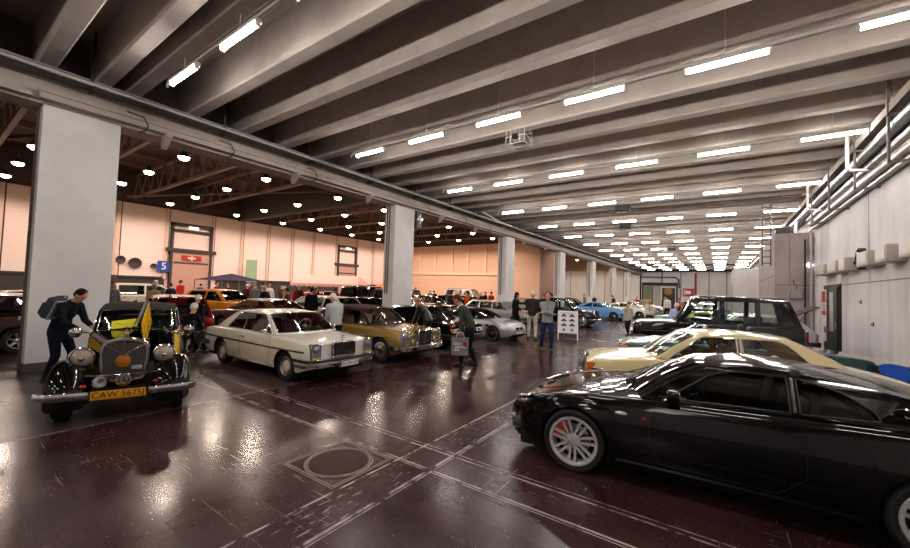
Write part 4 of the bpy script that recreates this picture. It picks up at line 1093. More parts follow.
# ---- white coupe
S_w = dict(xf=2.16, xr=-2.42, wf=1.36, wr=-1.36, rw=.31, ra=.36, tr=.745, zb0=.2, kb=.96, kt=.955, sm=.55, rr=.05, p=4,
    top=[(-2.42, .80), (-2.3, .855), (-1.8, .915), (-1.2, .94), (.8, .94), (1.0, .93), (1.5, .90), (2.0, .855), (2.16, .815)],
    sh=[(-2.42, .78), (-2.3, .835), (-1.8, .885), (-1.2, .905), (0, .915), (.9, .90), (1.5, .87), (2.0, .83), (2.16, .80)],
    hw=[(-2.42, .76), (-2.36, .82), (-2.1, .865), (-1.36, .895), (0, .9), (1.36, .89), (1.9, .865), (2.1, .84), (2.16, .80)],
    bot=[(-2.42, .42), (-2.3, .38), (-1.8, .27), (0, .24), (1.8, .24), (2.0, .3), (2.16, .34)],
    tub=(-1.15, .78), tubd=.36, cabx=(-1.7, .95), roofz=1.38, tumble=.17, belt_in=.05,
    A0=(.92, .925), A1=(.32, 1.335), C1=(-.95, 1.335), C0=(-1.72, .90), roof=[(-.3, 1.365)], abow=.02, cbow=.03, wbow=.17, rbow=.15, crown=.035, pillar=.055, pillarc=.16, pc=3,
    wins=[([(.74, .935), (.62, .93), (-1.18, .94), (-1.12, 1.0), (-.80, 1.315), (.25, 1.315), (.33, 1.265)], [.01, .01, .06, .03, .09, .03, .03])])
S_w['swm'] = mat('ivory_wheel', 'e0dac8', .4)
c, wc = generic('classic_coupe', 'cream white coupe with red seats and black side strip, beside the vintage car', 'car', S_w, white_paint, red_seat, winglass, chrome,
    wheels=dict(style='steel', capm=white_paint, R=.31, rim=.195, w_=.175), sw=(.22, .36, 1.0), seats=-.25,
    seam=[[(.80, .90), (.82, .5), (.74, .27), (-.38, .27), (-.45, .6), (-.45, .9)]], handles=[(-.32, .79)], mir=(.62, .93),
    strips=[('side_trim', mat('trim_black', '14110f', .4), [(-2.34, .655)]+[(-2.3+.1*i, .66) for i in range(44)], .017, .002, (.35, 1)), ('side_trim_chrome', chrome, [(-2.3+.1*i, .678) for i in range(44)], .006, .005, None), ('sill_trim', chrome, [(-.95+.1*i, .265) for i in range(20)], .01, .003, None)],
    bumper=[dict(front=True, z=.50, h=.038, out=.1, wrap=.55, rub=True), dict(front=True, z=.385, h=.03, out=.08, wrap=.5), dict(front=False, z=.48, h=.06, out=.09, wrap=.6, rub=True)],
    lamps=[L_stack(2.175, .70, .66, .22, .34)], grille=G_upright(2.175, .53, .83, .60, 5),
    pl=[(2.37, .40, PI/2, 'KEL·ON 67H', dict(w_=.52, h=.115)), (-2.53, .62, -PI/2, 'KEL·ON 67H', dict(w_=.5, h=.11))], tail=[((-2.41, .62, .66), (.06, .34, .2), redlens)])
for sg in (1, -1):
    MB().tube([(-.44, sg*(c.gy(-.44, z)+.003), z) for z in (.935, 1.1, 1.31)], .008, 6).obj('window_divider', chrome, wc)
    MB().add([(.74, sg*(c.gy(.6, 1)-.02), .935), (.48, sg*(c.gy(.5, 1)-.02), .935), (.44, sg*(c.gy(.4, 1.25)-.02), 1.27)], [(0, 1, 2)])
    MB().tube([(.50, sg*(c.gy(.5, z)+.003), z) for z in (.935, 1.1, 1.31)], .009, 6).obj('quarter_light_bar', chrome, wc)
wc.location = (-8.19, 5.03, 0); wc.rotation_euler = (0, 0, .015); wc.scale = (.925,)*3

# ---- gold cabriolet with maroon hood
S_g = dict(xf=2.2, xr=-2.6, wf=1.375, wr=-1.375, rw=.33, ra=.37, tr=.75, zb0=.2, kb=.95, kt=.92, sm=.55, rr=.09, p=5,
    top=[(-2.6, .74), (-2.45, .83), (-1.9, .92), (-1.2, .95), (.9, .95), (1.1, .94), (1.6, .90), (2.0, .84), (2.2, .76)],
    sh=[(-2.6, .76), (-2.45, .84), (-1.9, .91), (-1.2, .92), (0, .93), (.9, .925), (1.5, .89), (1.95, .845), (2.12, .80), (2.2, .74)],
    hw=[(-2.6, .70), (-2.5, .80), (-2.2, .87), (-1.375, .91), (0, .92), (1.375, .915), (1.85, .89), (2.1, .84), (2.2, .76)],
    bot=[(-2.6, .44), (-2.4, .36), (-1.8, .27), (0, .24), (1.8, .24), (2.0, .3), (2.2, .36)],
    tub=(-1.1, .80), tubd=.36, cabx=(-1.6, .98), roofz=1.40, tumble=.20, belt_in=.05,
    A0=(.96, .94), A1=(.46, 1.345), C1=(-.85, 1.35), C0=(-1.5, .92), roof=[(-.2, 1.40)], abow=.03, cbow=.05, wbow=.20, rbow=.15, crown=.045, pillar=.045, pillarc=.25, pc=2.6,
    wins=[([(.82, .95), (-.62, .955), (-.60, 1.32), (.36, 1.325), (.44, 1.28)], [.02, .03, .05, .03, .03])])
S_g['swm'] = mat('ivory_wheel', 'e0dac8', .4)
def gold_lamps(c, t):
    for sg in (1, -1):
        o = MB(); a = rrect(.23, .40, .10, 6)
        loft_x(o, [yz(a, 2.02, sg*.73, .64), yz(a, 2.17, sg*.73, .64), yz([(p*.9, q*.92) for p, q in a], 2.20, sg*.73, .64), yz([(p*.4, q*.5) for p, q in a], 2.215, sg*.73, .64)])
        o = o.obj('headlight', lensg, t)
        MB().tube(yz(rrect(.25, .42, .11, 6), 2.165, sg*.73, .64), .018, 8, closed=True).obj('headlight_rim', chrome, o)
        MB().lathe([(.09, 0), (.085, .02), (.04, .034), (.001, .038)], 20, 'x', (2.185, sg*.73, .70)).obj('lamp', mat('lamp_reflector', 'b9bfc2', .12, .8), o)
        MB().ell((2.20, sg*.73, .51), (.025, .08, .055), 12, 7).obj('indicator', orange, o)
        MB().lathe([(.07, -.04), (.07, .0), (.05, .02), (.001, .03)], 18, 'x', (2.19, sg*.50, .60)).obj('fog_lamp', lensw, t)
        MB().box((2.27, sg*.42, .47), (.06, .07, .2), bev=.02).obj('bumper_guard', chrome, t)
c, gc = generic('cabriolet', 'gold cabriolet with closed maroon soft top and upright chrome grille, right of the white coupe', 'car', S_g, gold_paint, tan_seat, winglass, chrome,
    wheels=dict(style='cap', capm=gold_paint, R=.33, rim=.2, w_=.18), roof_m=maroon_top, sw=(.30, .36, 1.02), seats=-.2,
    seam=[[(.86, .91), (.88, .5), (.8, .28), (-.45, .28), (-.55, .6), (-.55, .91)]], handles=[(-.38, .80)], mir=(.75, .94),
    strips=[('side_trim', chrome, [(-2.5+.1*i, .70-.02*abs(i-24)/24) for i in range(46)], .010, .004, None), ('sill_trim', chrome, [(-.95+.1*i, .265) for i in range(20)], .016, .003, None)],
    bumper=[dict(front=True, z=.42, h=.065, out=.09, wrap=.5), dict(front=False, z=.45, h=.065, out=.08, wrap=.55)],
    lamps=[gold_lamps], grille=G_upright(2.22, .44, .86, .62, 6), pl=[(-2.7, .6, -PI/2, '', dict(w_=.5, h=.11, eu=False))], tail=[((-2.58, .62, .68), (.06, .3, .16), redlens)])
# chrome windscreen frame over the canvas
gc.location = (-8.32, 7.52, 0); gc.rotation_euler = (0, 0, .08); gc.scale = (.945,)*3

# ---- cream saloon
S_c = dict(xf=2.20, xr=-2.52, wf=1.40, wr=-1.395, rw=.315, ra=.36, tr=.75, zb0=.2, kb=.96, kt=.95, sm=.55, rr=.055, p=4,
    top=[(-2.52, .84), (-2.4, .885), (-1.9, .93), (-1.3, .96), (.8, .965), (1.0, .955), (1.6, .905), (2.05, .845), (2.20, .79)],
    sh=[(-2.52, .82), (-2.4, .86), (-1.9, .90), (-1.2, .925), (0, .93), (.9, .92), (1.5, .88), (2.05, .825), (2.20, .77)],
    hw=[(-2.52, .78), (-2.45, .83), (-2.2, .865), (-1.4, .893), (0, .895), (1.4, .89), (1.95, .865), (2.14, .83), (2.20, .78)],
    bot=[(-2.52, .42), (-2.3, .36), (-1.8, .26), (0, .23), (1.8, .23), (2.0, .28), (2.20, .33)],
    tub=(-1.2, .80), tubd=.36, cabx=(-1.75, .95), roofz=1.43, tumble=.19, belt_in=.045,
    A0=(.98, .945), A1=(.34, 1.375), C1=(-1.0, 1.385), C0=(-1.82, .93), roof=[(-.3, 1.42)], abow=.02, cbow=.03, wbow=.17, rbow=.15, crown=.035, pillar=.06, pillarc=.12, pc=3,
    wins=[([(.80, .955), (-.24, .965), (-.24, 1.355), (.24, 1.352), (.34, 1.30)], [.02, .02, .02, .04, .04]), ([(-.34, .965), (-1.30, .97), (-1.22, 1.05), (-.98, 1.30), (-.85, 1.36), (-.34, 1.358)], [.02, .05, .03, .05, .05, .02])])
c, cc = generic('classic_saloon', 'pale cream classic saloon parked just beyond the black sports coupe', 'car', S_c, cream_paint, tan_seat, winglass, chrome,
    wheels=dict(style='steel', capm=cream_paint, R=.315, rim=.195, w_=.185), sw=(.26, .36, 1.02), seats=-.25,
    seam=[[(.84, .92), (.86, .5), (.8, .27), (-.28, .27), (-.29, .92)], [(-.29, .3), (-1.0, .3), (-1.25, .7), (-1.28, .92)]], handles=[(-.12, .82), (-1.02, .83)], mir=(.66, .95, blackp),
    strips=[('side_trim', chrome, [(-2.4+.1*i, .66) for i in range(46)], .012, .004, (.5, 1)), ('side_moulding', blackp, [(-2.38+.1*i, .645) for i in range(46)], .014, .002, (.4, 1))],
    bumper=[dict(front=True, z=.45, h=.07, out=.09, wrap=.55, rub=True), dict(front=False, z=.46, h=.07, out=.09, wrap=.6, rub=True)],
    lamps=[L_wide(2.16, .60, .68, .36, .19, True)], grille=G_upright(2.215, .5, .81, .62, 8), pl=[(2.31, .45, PI/2, '', dict(w_=.5, h=.11)), (-2.63, .6, -PI/2, '', dict(w_=.5, h=.11))], tail=[((-2.50, .6, .7), (.06, .4, .2), redlens)])
for sg in (1, -1): MB().tube([(-.29, sg*(c.gy(-.29, z)+.004), z) for z in (.955, 1.1, 1.36)], .022, 6, flat=(1, .4)).obj('centre_pillar_trim', chrome, cc)
cc.location = (-.16, 8.12, 0); cc.rotation_euler = (0, 0, 3.42); cc.scale = (.918,)*3

# ---- teal roadster, hood down
S_t = dict(xf=2.02, xr=-2.30, wf=1.23, wr=-1.23, rw=.315, ra=.36, tr=.745, zb0=.2, kb=.95, kt=.95, sm=.55, rr=.06, p=4,
    top=[(-2.3, .80), (-2.2, .85), (-1.6, .90), (-.9, .92), (.7, .93), (.95, .92), (1.5, .87), (1.9, .81), (2.02, .75)],
    sh=[(-2.3, .78), (-2.2, .83), (-1.6, .875), (-.9, .89), (.7, .89), (1.3, .86), (1.85, .80), (2.02, .73)],
    hw=[(-2.3, .76), (-2.24, .83), (-2.0, .87), (-1.2, .895), (0, .89), (1.2, .895), (1.75, .87), (1.96, .83), (2.02, .78)],
    bot=[(-2.3, .40), (-2.1, .32), (-1.8, .25), (0, .22), (1.7, .23), (1.9, .28), (2.02, .33)], tub=(-.85, .62), tubd=.4, cabx=(-1, .85), roofz=1.3, belt_in=.05)
def frame_ws(c, t, a0=(.82, .92), a1=(.30, 1.27), yb=.70, yt=.60, m=chrome, gm=winglass):
    n = 10; rows = []
    for k in range(6):
        q = k/5; y_ = yb+(yt-yb)*q; rows.append([(a0[0]+(a1[0]-a0[0])*q+.15*(1-(abs(v/n-.5)*2)**2), -y_+2*y_*v/n, a0[1]+(a1[1]-a0[1])*q) for v in range(n+1)])
    g_ = MB().grid(rows).obj('windshield', gm, t)
    MB().tube([r[0] for r in rows]+rows[-1][1:-1]+[r[-1] for r in rows[::-1]]+rows[0][-2:0:-1], .018, 8, closed=True).obj('windshield_frame', m, g_)
c, tc_ = generic('open_roadster', 'dark teal open roadster with its hood down, parked beyond the cream saloon', 'car', S_t, teal_paint, dark_seat, winglass, chrome,
    wheels=dict(style='alloy', R=.315, rim=.195, w_=.2, spokes=10), sw=(.15, .36, 1.0), seats=-.35, rear=False, under=True,
    seam=[[(.70, .88), (.72, .5), (.62, .27), (-.5, .27), (-.58, .6), (-.58, .88)]], handles=[(-.42, .80)],
    strips=[('side_trim', chrome, [(-2.2+.1*i, .60) for i in range(42)], .010, .003, None)],
    bumper=[dict(front=True, z=.46, h=.065, out=.08, wrap=.5, rub=True), dict(front=False, z=.48, h=.065, out=.08, wrap=.55, rub=True)],
    lamps=[L_wide(1.98, .62, .65, .34, .19, True)], grille=G_upright(2.03, .5, .76, .8, 2, None), pl=[(2.13, .42, PI/2, '', dict(w_=.45, h=.1, eu=False))], tail=[((-2.28, .6, .68), (.06, .42, .16), redlens)])
frame_ws(c, tc_)
MB().box((-1.0, 0, .93), (.42, 1.3, .13), bev=.06).obj('folded_hood', black_top, tc_)
for sg in (1, -1): MB().box((.45, sg*.98, 1.0), (.06, .16, .1), bev=.03).tube([(.5, sg*.86, .9), (.45, sg*.95, .97)], .014, 6).obj('mirror', blackp, tc_)
tc_.location = (.0, 10.55, 0); tc_.rotation_euler = (0, 0, 3.30); tc_.scale = (1.0,)*3

# ---- black off-roader
S_s = dict(xf=2.12, xr=-2.30, wf=1.27, wr=-1.27, rw=.37, ra=.43, tr=.76, zb0=.42, kb=.98, kt=.96, sm=.6, rr=.04, p=6,
    top=[(-2.36, 1.13), (-1.2, 1.15), (.7, 1.15), (1.0, 1.15), (1.6, 1.12), (2.0, 1.08), (2.12, 1.03)],
    sh=[(-2.36, 1.12), (-1.2, 1.12), (.7, 1.12), (1.5, 1.10), (2.0, 1.06), (2.12, 1.0)],
    hw=[(-2.36, .84), (-2.3, .885), (-1.2, .90), (0, .90), (1.2, .90), (1.9, .88), (2.06, .86), (2.12, .82)],
    bot=[(-2.36, .56), (-2.0, .5), (-1.6, .45), (0, .42), (1.6, .45), (2.12, .52)],
    tub=(-2.25, .72), tubd=.4, cabx=(-2.3, .85), roofz=1.9, tumble=.15, belt_in=.03,
    A0=(.86, 1.14), A1=(.36, 1.84), C1=(-2.0, 1.85), C0=(-2.27, 1.13), roof=[(-.8, 1.885), (-.2, 1.88)], wbow=.10, rbow=.05, crown=.05, pillar=.07, pillarc=.08, pc=3.5,
    wins=[([(.66, 1.17), (-.30, 1.17), (-.30, 1.79), (.20, 1.79)], [.03, .03, .03, .04]), ([(-.42, 1.17), (-1.18, 1.17), (-1.18, 1.79), (-.42, 1.79)], .03), ([(-1.30, 1.17), (-2.10, 1.17), (-1.92, 1.79), (-1.30, 1.79)], [.03, .04, .05, .03])])
def suv_extra(c, t):
    for sg in (1, -1): MB().tube([(x, sg*(c.gy(x, 1.8)-.06), 1.91) for x in (-1.9, -1, 0, .2)], .018, 6).obj('roof_rail', blackp, t)
c, sv = generic('off_roader', 'tall black boxy off-roader with large side windows, parked beyond the teal roadster', 'car', S_s, suv_paint, grey_seat, winglass, blackp,
    wheels=dict(style='alloy', R=.37, rim=.21, w_=.22, spokes=5), sw=(.3, .38, 1.3), seats=-.2,
    seam=[[(.74, 1.12), (.76, .7), (.7, .48), (-.35, .48), (-.36, 1.12)], [(-.36, .5), (-1.0, .5), (-1.2, .85), (-1.22, 1.12)]], handles=[(-.2, 1.0), (-1.05, 1.0)], mir=(.62, 1.16, blackp),
    strips=[('side_moulding', blackp, [(-2.2+.1*i, .8) for i in range(42)], .03, .004, (.4, 1))],
    bumper=[dict(front=True, z=.58, h=.09, out=.1, wrap=.45, m=blackp), dict(front=False, z=.60, h=.09, out=.08, wrap=.45, m=blackp)],
    lamps=[L_round(2.10, .62, .86, .10), suv_extra], grille=G_upright(2.12, .74, .98, .9, 4, None), pl=[(2.25, .58, PI/2, '', dict(w_=.5, h=.11, eu=False))], tail=[((-2.37, .78, .9), (.05, .13, .32), redlens)])
sv.location = (-.35, 14.3, 0); sv.rotation_euler = (0, 0, 3.27); sv.scale = (.94, .96, 1.0)

# ---- silver small roadster / coupe
S_z = dict(xf=1.98, xr=-2.04, wf=1.22, wr=-1.22, rw=.315, ra=.35, tr=.76, zb0=.17, kb=.94, kt=.9, sm=.5, rr=.10, p=2.6,
    top=[(-2.04, .70), (-1.95, .82), (-1.5, .88), (-.8, .90), (.5, .905), (.8, .89), (1.3, .83), (1.7, .75), (1.9, .66), (1.98, .50)],
    sh=[(-2.04, .66), (-1.9, .8), (-1.3, .87), (-.6, .85), (.5, .84), (1.0, .84), (1.4, .79), (1.75, .69), (1.92, .58), (1.98, .46)],
    hw=[(-2.04, .62), (-1.95, .76), (-1.6, .85), (-1.2, .875), (-.5, .85), (.4, .845), (1.2, .865), (1.6, .83), (1.85, .70), (1.95, .55), (1.98, .45)],
    bot=[(-2.04, .36), (-1.8, .22), (0, .17), (1.6, .18), (1.9, .24), (1.98, .30)],
    tub=(-.8, .42), tubd=.36, cabx=(-1.2, .6), roofz=1.24, tumble=.2, belt_in=.05,
    A0=(.60, .88), A1=(.02, 1.19), C1=(-.65, 1.2), C0=(-1.25, .87), roof=[(-.3, 1.235)], abow=.02, cbow=.06, wbow=.22, rbow=.1, crown=.04, pillar=.07, pillarc=.22, pc=2.6,
    wins=[([(.42, .88), (-.52, .89), (-.50, 1.17), (-.08, 1.17)], [.02, .04, .05, .06])])
c, zc = generic('silver_roadster', 'low silver two-seat sports car with soft top, nose to the aisle beside the black-clothed visitors', 'car', S_z, silver_paint, dark_seat, darkglass, None,
    wheels=dict(style='alloy', R=.315, rim=.21, w_=.22, spokes=5), roof_m=black_top, seats=-.4, rear=False,
    seam=[[(.52, .84), (.55, .45), (.45, .25), (-.5, .25), (-.6, .5), (-.6, .85)]], handles=[(-.45, .75)], mir=(.3, .87, silver_paint),
    lamps=[L_round(1.80, .60, .60, .09, 0, False)], pl=[(1.99, .36, PI/2, '', dict(w_=.5, h=.1, eu=False))], tail=[((-2.0, .6, .66), (.08, .26, .18), redlens)])
q = MB()
for sg in (1, -1): q.add(yz(rrect(.24, .1, .045), 1.985, sg*.15, .53), [tuple(range(20))])
gz = q.obj('grille', darkm, zc)
for sg in (1, -1): MB().tube(yz(rrect(.24, .1, .045), 1.99, sg*.15, .53), .01, 6, closed=True).obj('grille_ring', chrome, gz)
for sg in (1, -1): MB().box((.92, sg*(c.side_y(.92, .62)), .62), (.2, .015, .1), bev=.006).obj('side_vent', darkm, zc)
zc.location = (-7.95, 13.5, 0); zc.rotation_euler = (0, 0, -.13); zc.scale = (.9,)*3

# ---- black coupe between the cabriolet and the silver car
bk = dict(S_w); bk.update(xf=2.1, C0=(-1.75, .90))
c, bc = generic('black_coupe', 'black classic coupe with raised chrome wipers, between the gold cabriolet and the silver sports car', 'car', bk, black_paint, grey_seat, darkglass, None,
    wheels=dict(style='alloy', R=.31, rim=.2, w_=.19, spokes=15), sw=(.22, .36, 1.0), seats=-.25,
    seam=[[(.80, .90), (.82, .5), (.74, .27), (-.38, .27), (-.45, .6), (-.45, .9)]], handles=[(-.32, .79)], mir=(.62, .93, black_paint),
    bumper=[dict(front=True, z=.45, h=.09, out=.08, wrap=.55, m=blackp), dict(front=False, z=.46, h=.08, out=.08, wrap=.55, m=blackp)],
    lamps=[L_wide(2.08, .62, .66, .34, .15, True)], grille=G_upright(2.11, .52, .78, .55, 6), pl=[(2.2, .45, PI/2, '', dict(w_=.5, h=.11))], tail=[((-2.41, .62, .66), (.06, .34, .2), redlens)])
bc.location = (-8.45, 10.35, 0); bc.rotation_euler = (0, 0, -.08); bc.scale = (.93,)*3

# ---- silver estate
S_e = dict(S_c); S_e.update(C1=(-2.0, 1.39), C0=(-2.46, .90), roof=[(-.3, 1.42), (-1.2, 1.425)], cabx=(-2.4, .95), tub=(-2.3, .80), rbow=.06,
    wins=S_c['wins'][:1]+[([(-.34, .965), (-1.22, .97), (-1.22, 1.36), (-.34, 1.358)], .03), ([(-1.32, .97), (-2.28, .97), (-1.98, 1.35), (-1.32, 1.36)], [.03, .05, .06, .03])])
c, ec = generic('silver_estate', 'light silver classic estate with rounded headlamps, parked beyond the low silver sports car', 'car', S_e, silver_paint, dark_seat, winglass, chrome,
    wheels=dict(style='steel', capm=silver_paint, R=.315, rim=.195, w_=.185), sw=(.26, .36, 1.02), seats=-.25,
    seam=[[(.84, .92), (.86, .5), (.8, .27), (-.28, .27), (-.29, .92)]], handles=[(-.12, .82), (-1.02, .83)], mir=(.66, .95, blackp),
    bumper=[dict(front=True, z=.45, h=.07, out=.09, wrap=.55, rub=True), dict(front=False, z=.46, h=.07, out=.09, wrap=.6, rub=True)],
    lamps=[L_wide(2.16, .60, .68, .36, .19, True)], grille=G_upright(2.215, .5, .81, .62, 8), tail=[((-2.48, .72, .7), (.06, .16, .3), redlens)])
ec.location = (-10.2, 19.5, 0); ec.rotation_euler = (0, 0, -.04); ec.scale = (.9,)*3

# ---- dark rounded 1950s saloon
S_p = dict(xf=2.0, xr=-2.45, wf=1.35, wr=-1.30, rw=.33, ra=.36, tr=.72, zb0=.22, kb=.95, kt=.9, sm=.5, rr=.12, p=3,
    top=[(-2.45, .60), (-2.35, .75), (-1.9, .92), (-1.2, .98), (.7, .99), (1.0, .98), (1.5, .95), (1.85, .9), (2.0, .8)],
    sh=[(-2.45, .6), (-2.3, .78), (-1.7, .90), (-1, .92), (.5, .93), (1.3, .90), (1.8, .84), (2.0, .72)],
    hw=[(-2.45, .60), (-2.35, .76), (-2, .84), (-1.3, .87), (0, .87), (1.35, .87), (1.8, .83), (1.95, .74), (2.0, .66)],
    bot=[(-2.45, .42), (-2.2, .32), (0, .26), (1.7, .27), (2.0, .36)], tub=(-1.1, .6), tubd=.36, cabx=(-1.7, .8), roofz=1.56, tumble=.22, belt_in=.06,
    A0=(.80, .97), A1=(.30, 1.46), C1=(-.95, 1.46), C0=(-1.75, .94), roof=[(-.3, 1.54)], abow=.03, cbow=.1, wbow=.14, rbow=.14, crown=.05, pillar=.07, pillarc=.2, pc=2.6,
    wins=[([(.62, .98), (-.26, .98), (-.26, 1.43), (.18, 1.43)], [.03, .03, .04, .07]), ([(-.36, .98), (-1.2, .98), (-.92, 1.38), (-.36, 1.43)], [.03, .08, .1, .03])])
S_p['swm'] = mat('ivory_wheel', 'e0dac8', .4)
c, pc_ = generic('rounded_saloon', 'black rounded fifties saloon with chrome bumper, behind the white sign board', 'car', S_p, black_paint, red_seat, winglass, chrome,
    wheels=dict(style='cap', capm=black_paint, R=.33, rim=.21, w_=.17), sw=(.15, .36, 1.05), seats=-.3,
    seam=[[(.66, .92), (.68, .5), (.6, .3), (-.3, .3), (-.31, .92)]], handles=[(-.2, .82), (-1.0, .82)],
    strips=[('side_trim', chrome, [(-2.2+.1*i, .62) for i in range(40)], .008, .003, None)],
    bumper=[dict(front=True, z=.42, h=.07, out=.12, wrap=.45), dict(front=False, z=.42, h=.07, out=.1, wrap=.45)],
    lamps=[L_round(1.94, .62, .74, .095)], grille=G_upright(2.02, .42, .92, .44, 8), tail=[((-2.4, .6, .66), (.08, .1, .14), redlens)])
pc_.location = (-7.6, 22.1, 0); pc_.rotation_euler = (0, 0, .08)

# ---- sky blue fastback coupe
S_b = dict(S_z); S_b.update(xf=2.1, xr=-2.2, kt=.93, top=[(-2.2, .72), (-2.1, .84), (-1.5, .92), (-.8, .93), (.6, .94), (.9, .93), (1.5, .88), (1.95, .80), (2.1, .66)], sh=[(-2.2, .7), (-2.05, .82), (-1.3, .92), (-.6, .88), (.5, .88), (1.2, .87), (1.8, .80), (2.1, .62)],
    hw=[(-2.2, .70), (-2.1, .78), (-1.6, .83), (-1.2, .85), (0, .83), (1.2, .84), (1.8, .80), (2.0, .72), (2.1, .62)], bot=[(-2.2, .4), (-1.8, .26), (0, .2), (1.8, .22), (2.1, .32)],
    A0=(.72, .93), A1=(.18, 1.25), C1=(-.7, 1.25), C0=(-1.75, .93), roof=[(-.25, 1.29)], wins=[([(.5, .93), (-.42, .94), (-.42, 1.22), (.08, 1.22)], [.02, .02, .03, .06]), ([(-.5, .94), (-1.25, .97), (-.75, 1.2), (-.5, 1.22)], [.02, .06, .05, .02])])
c, blc = generic('fastback_coupe', 'sky blue fastback coupe on chrome wheels, parked past the rounded black saloon', 'car', S_b, blue_paint, dark_seat, winglass, chrome,
    wheels=dict(style='alloy', R=.32, rim=.2, w_=.19, spokes=5), sw=(.1, .36, 1.0), seats=-.4, seam=[[(.6, .87), (.62, .5), (.5, .26), (-.45, .26), (-.5, .9)]], handles=[(-.35, .8)], mir=(.4, .93),
    bumper=[dict(front=True, z=.46, h=.06, out=.06, wrap=.4), dict(front=False, z=.48, h=.06, out=.06, wrap=.4)], lamps=[L_round(2.0, .56, .63, .08, .2)], grille=G_upright(2.07, .55, .72, .9, 4, None), tail=[((-2.16, .55, .66), (.06, .3, .12), redlens)])
blc.location = (-7.3, 30.0, 0); blc.rotation_euler = (0, 0, -.1); blc.scale = (.95,)*3

# ---- hatchback / estate with open tailgate, jeep
S_h = dict(S_e); S_h.update(xf=1.95, xr=-1.95, wf=1.22, wr=-1.22, top=[(-1.95, .86), (-1.2, .95), (.8, .96), (1.2, .93), (1.8, .85), (1.95, .76)], sh=[(-1.95, .84), (-1.2, .92), (.8, .92), (1.4, .88), (1.8, .82), (1.95, .72)],
    hw=[(-1.95, .74), (-1.85, .82), (-1.2, .85), (0, .85), (1.2, .85), (1.75, .82), (1.95, .74)], bot=[(-1.95, .40), (-1.7, .28), (0, .22), (1.7, .24), (1.95, .32)], tub=(-1.75, .65), cabx=(-1.85, .85),
    A0=(.88, .94), A1=(.28, 1.36), C1=(-1.35, 1.36), C0=(-1.9, .88), roof=[(-.4, 1.41)], wins=[([(.68, .95), (-.28, .95), (-.28, 1.33), (.2, 1.33)], .03), ([(-.38, .95), (-1.55, .95), (-1.25, 1.32), (-.38, 1.33)], [.03, .06, .06, .03])])
c, hc = generic('hatchback', 'dark red hatchback seen behind the yellow vintage car and the seated visitors', 'car', S_h, red_paint, dark_seat, winglass, blackp,
    wheels=dict(style='alloy', R=.3, rim=.18, w_=.18, spokes=6), sw=(.1, .36, 1.02), seats=-.3, seam=[[(.74, .92), (.76, .5), (.6, .27), (-.3, .27), (-.33, .92)]], handles=[(-.2, .8)], mir=(.55, .94, blackp),
    bumper=[dict(front=True, z=.45, h=.09, out=.06, wrap=.4, m=blackp), dict(front=False, z=.47, h=.09, out=.06, wrap=.4, m=blackp)], lamps=[L_wide(1.92, .55, .66, .3, .14, True)], grille=G_upright(1.95, .57, .74, .7, 4, None), tail=[((-1.94, .66, .72), (.05, .14, .24), redlens)])
hc.location = (-14.2, 4.9, 0); hc.rotation_euler = (0, 0, 2.9)
S_j = dict(S_s); S_j.update(xf=1.85, xr=-2.0, wf=1.15, wr=-1.15, A0=(.72, 1.14), A1=(.55, 1.80), C1=(-1.9, 1.80), C0=(-1.98, 1.13), roof=[(-.6, 1.86)], cabx=(-1.95, .8), tub=(-1.9, .68),
    top=[(-2.0, 1.13), (.7, 1.15), (1.2, 1.14), (1.85, 1.08)], sh=[(-2.0, 1.12), (.7, 1.12), (1.4, 1.1), (1.85, 1.04)], hw=[(-2.0, .8), (-1.2, .82), (1.2, .82), (1.85, .78)], bot=[(-2, .5), (0, .42), (1.85, .5)],
    wins=[([(.6, 1.18), (-.35, 1.18), (-.35, 1.74), (.45, 1.74)], .04), ([(-.5, 1.18), (-1.82, 1.18), (-1.78, 1.74), (-.5, 1.74)], .04)])
c, jc = generic('jeep', 'dark old jeep with upright windows in the left hall, left of the third pillar', 'car', S_j, suv_paint, grey_seat, winglass, None,
    wheels=dict(style='steel', capm=suv_paint, R=.37, rim=.2, w_=.18), seats=-.2, rear=False, lamps=[L_round(1.84, .55, .86, .09)], grille=G_upright(1.86, .7, .98, .6, 5, None), bumper=[dict(front=True, z=.55, h=.08, out=.08, wrap=.3, m=blackp)], tail=[((-2.0, .7, .8), (.04, .1, .1), redlens)])
jc.location = (-19.3, 17.75, 0); jc.rotation_euler = (0, 0, .1)
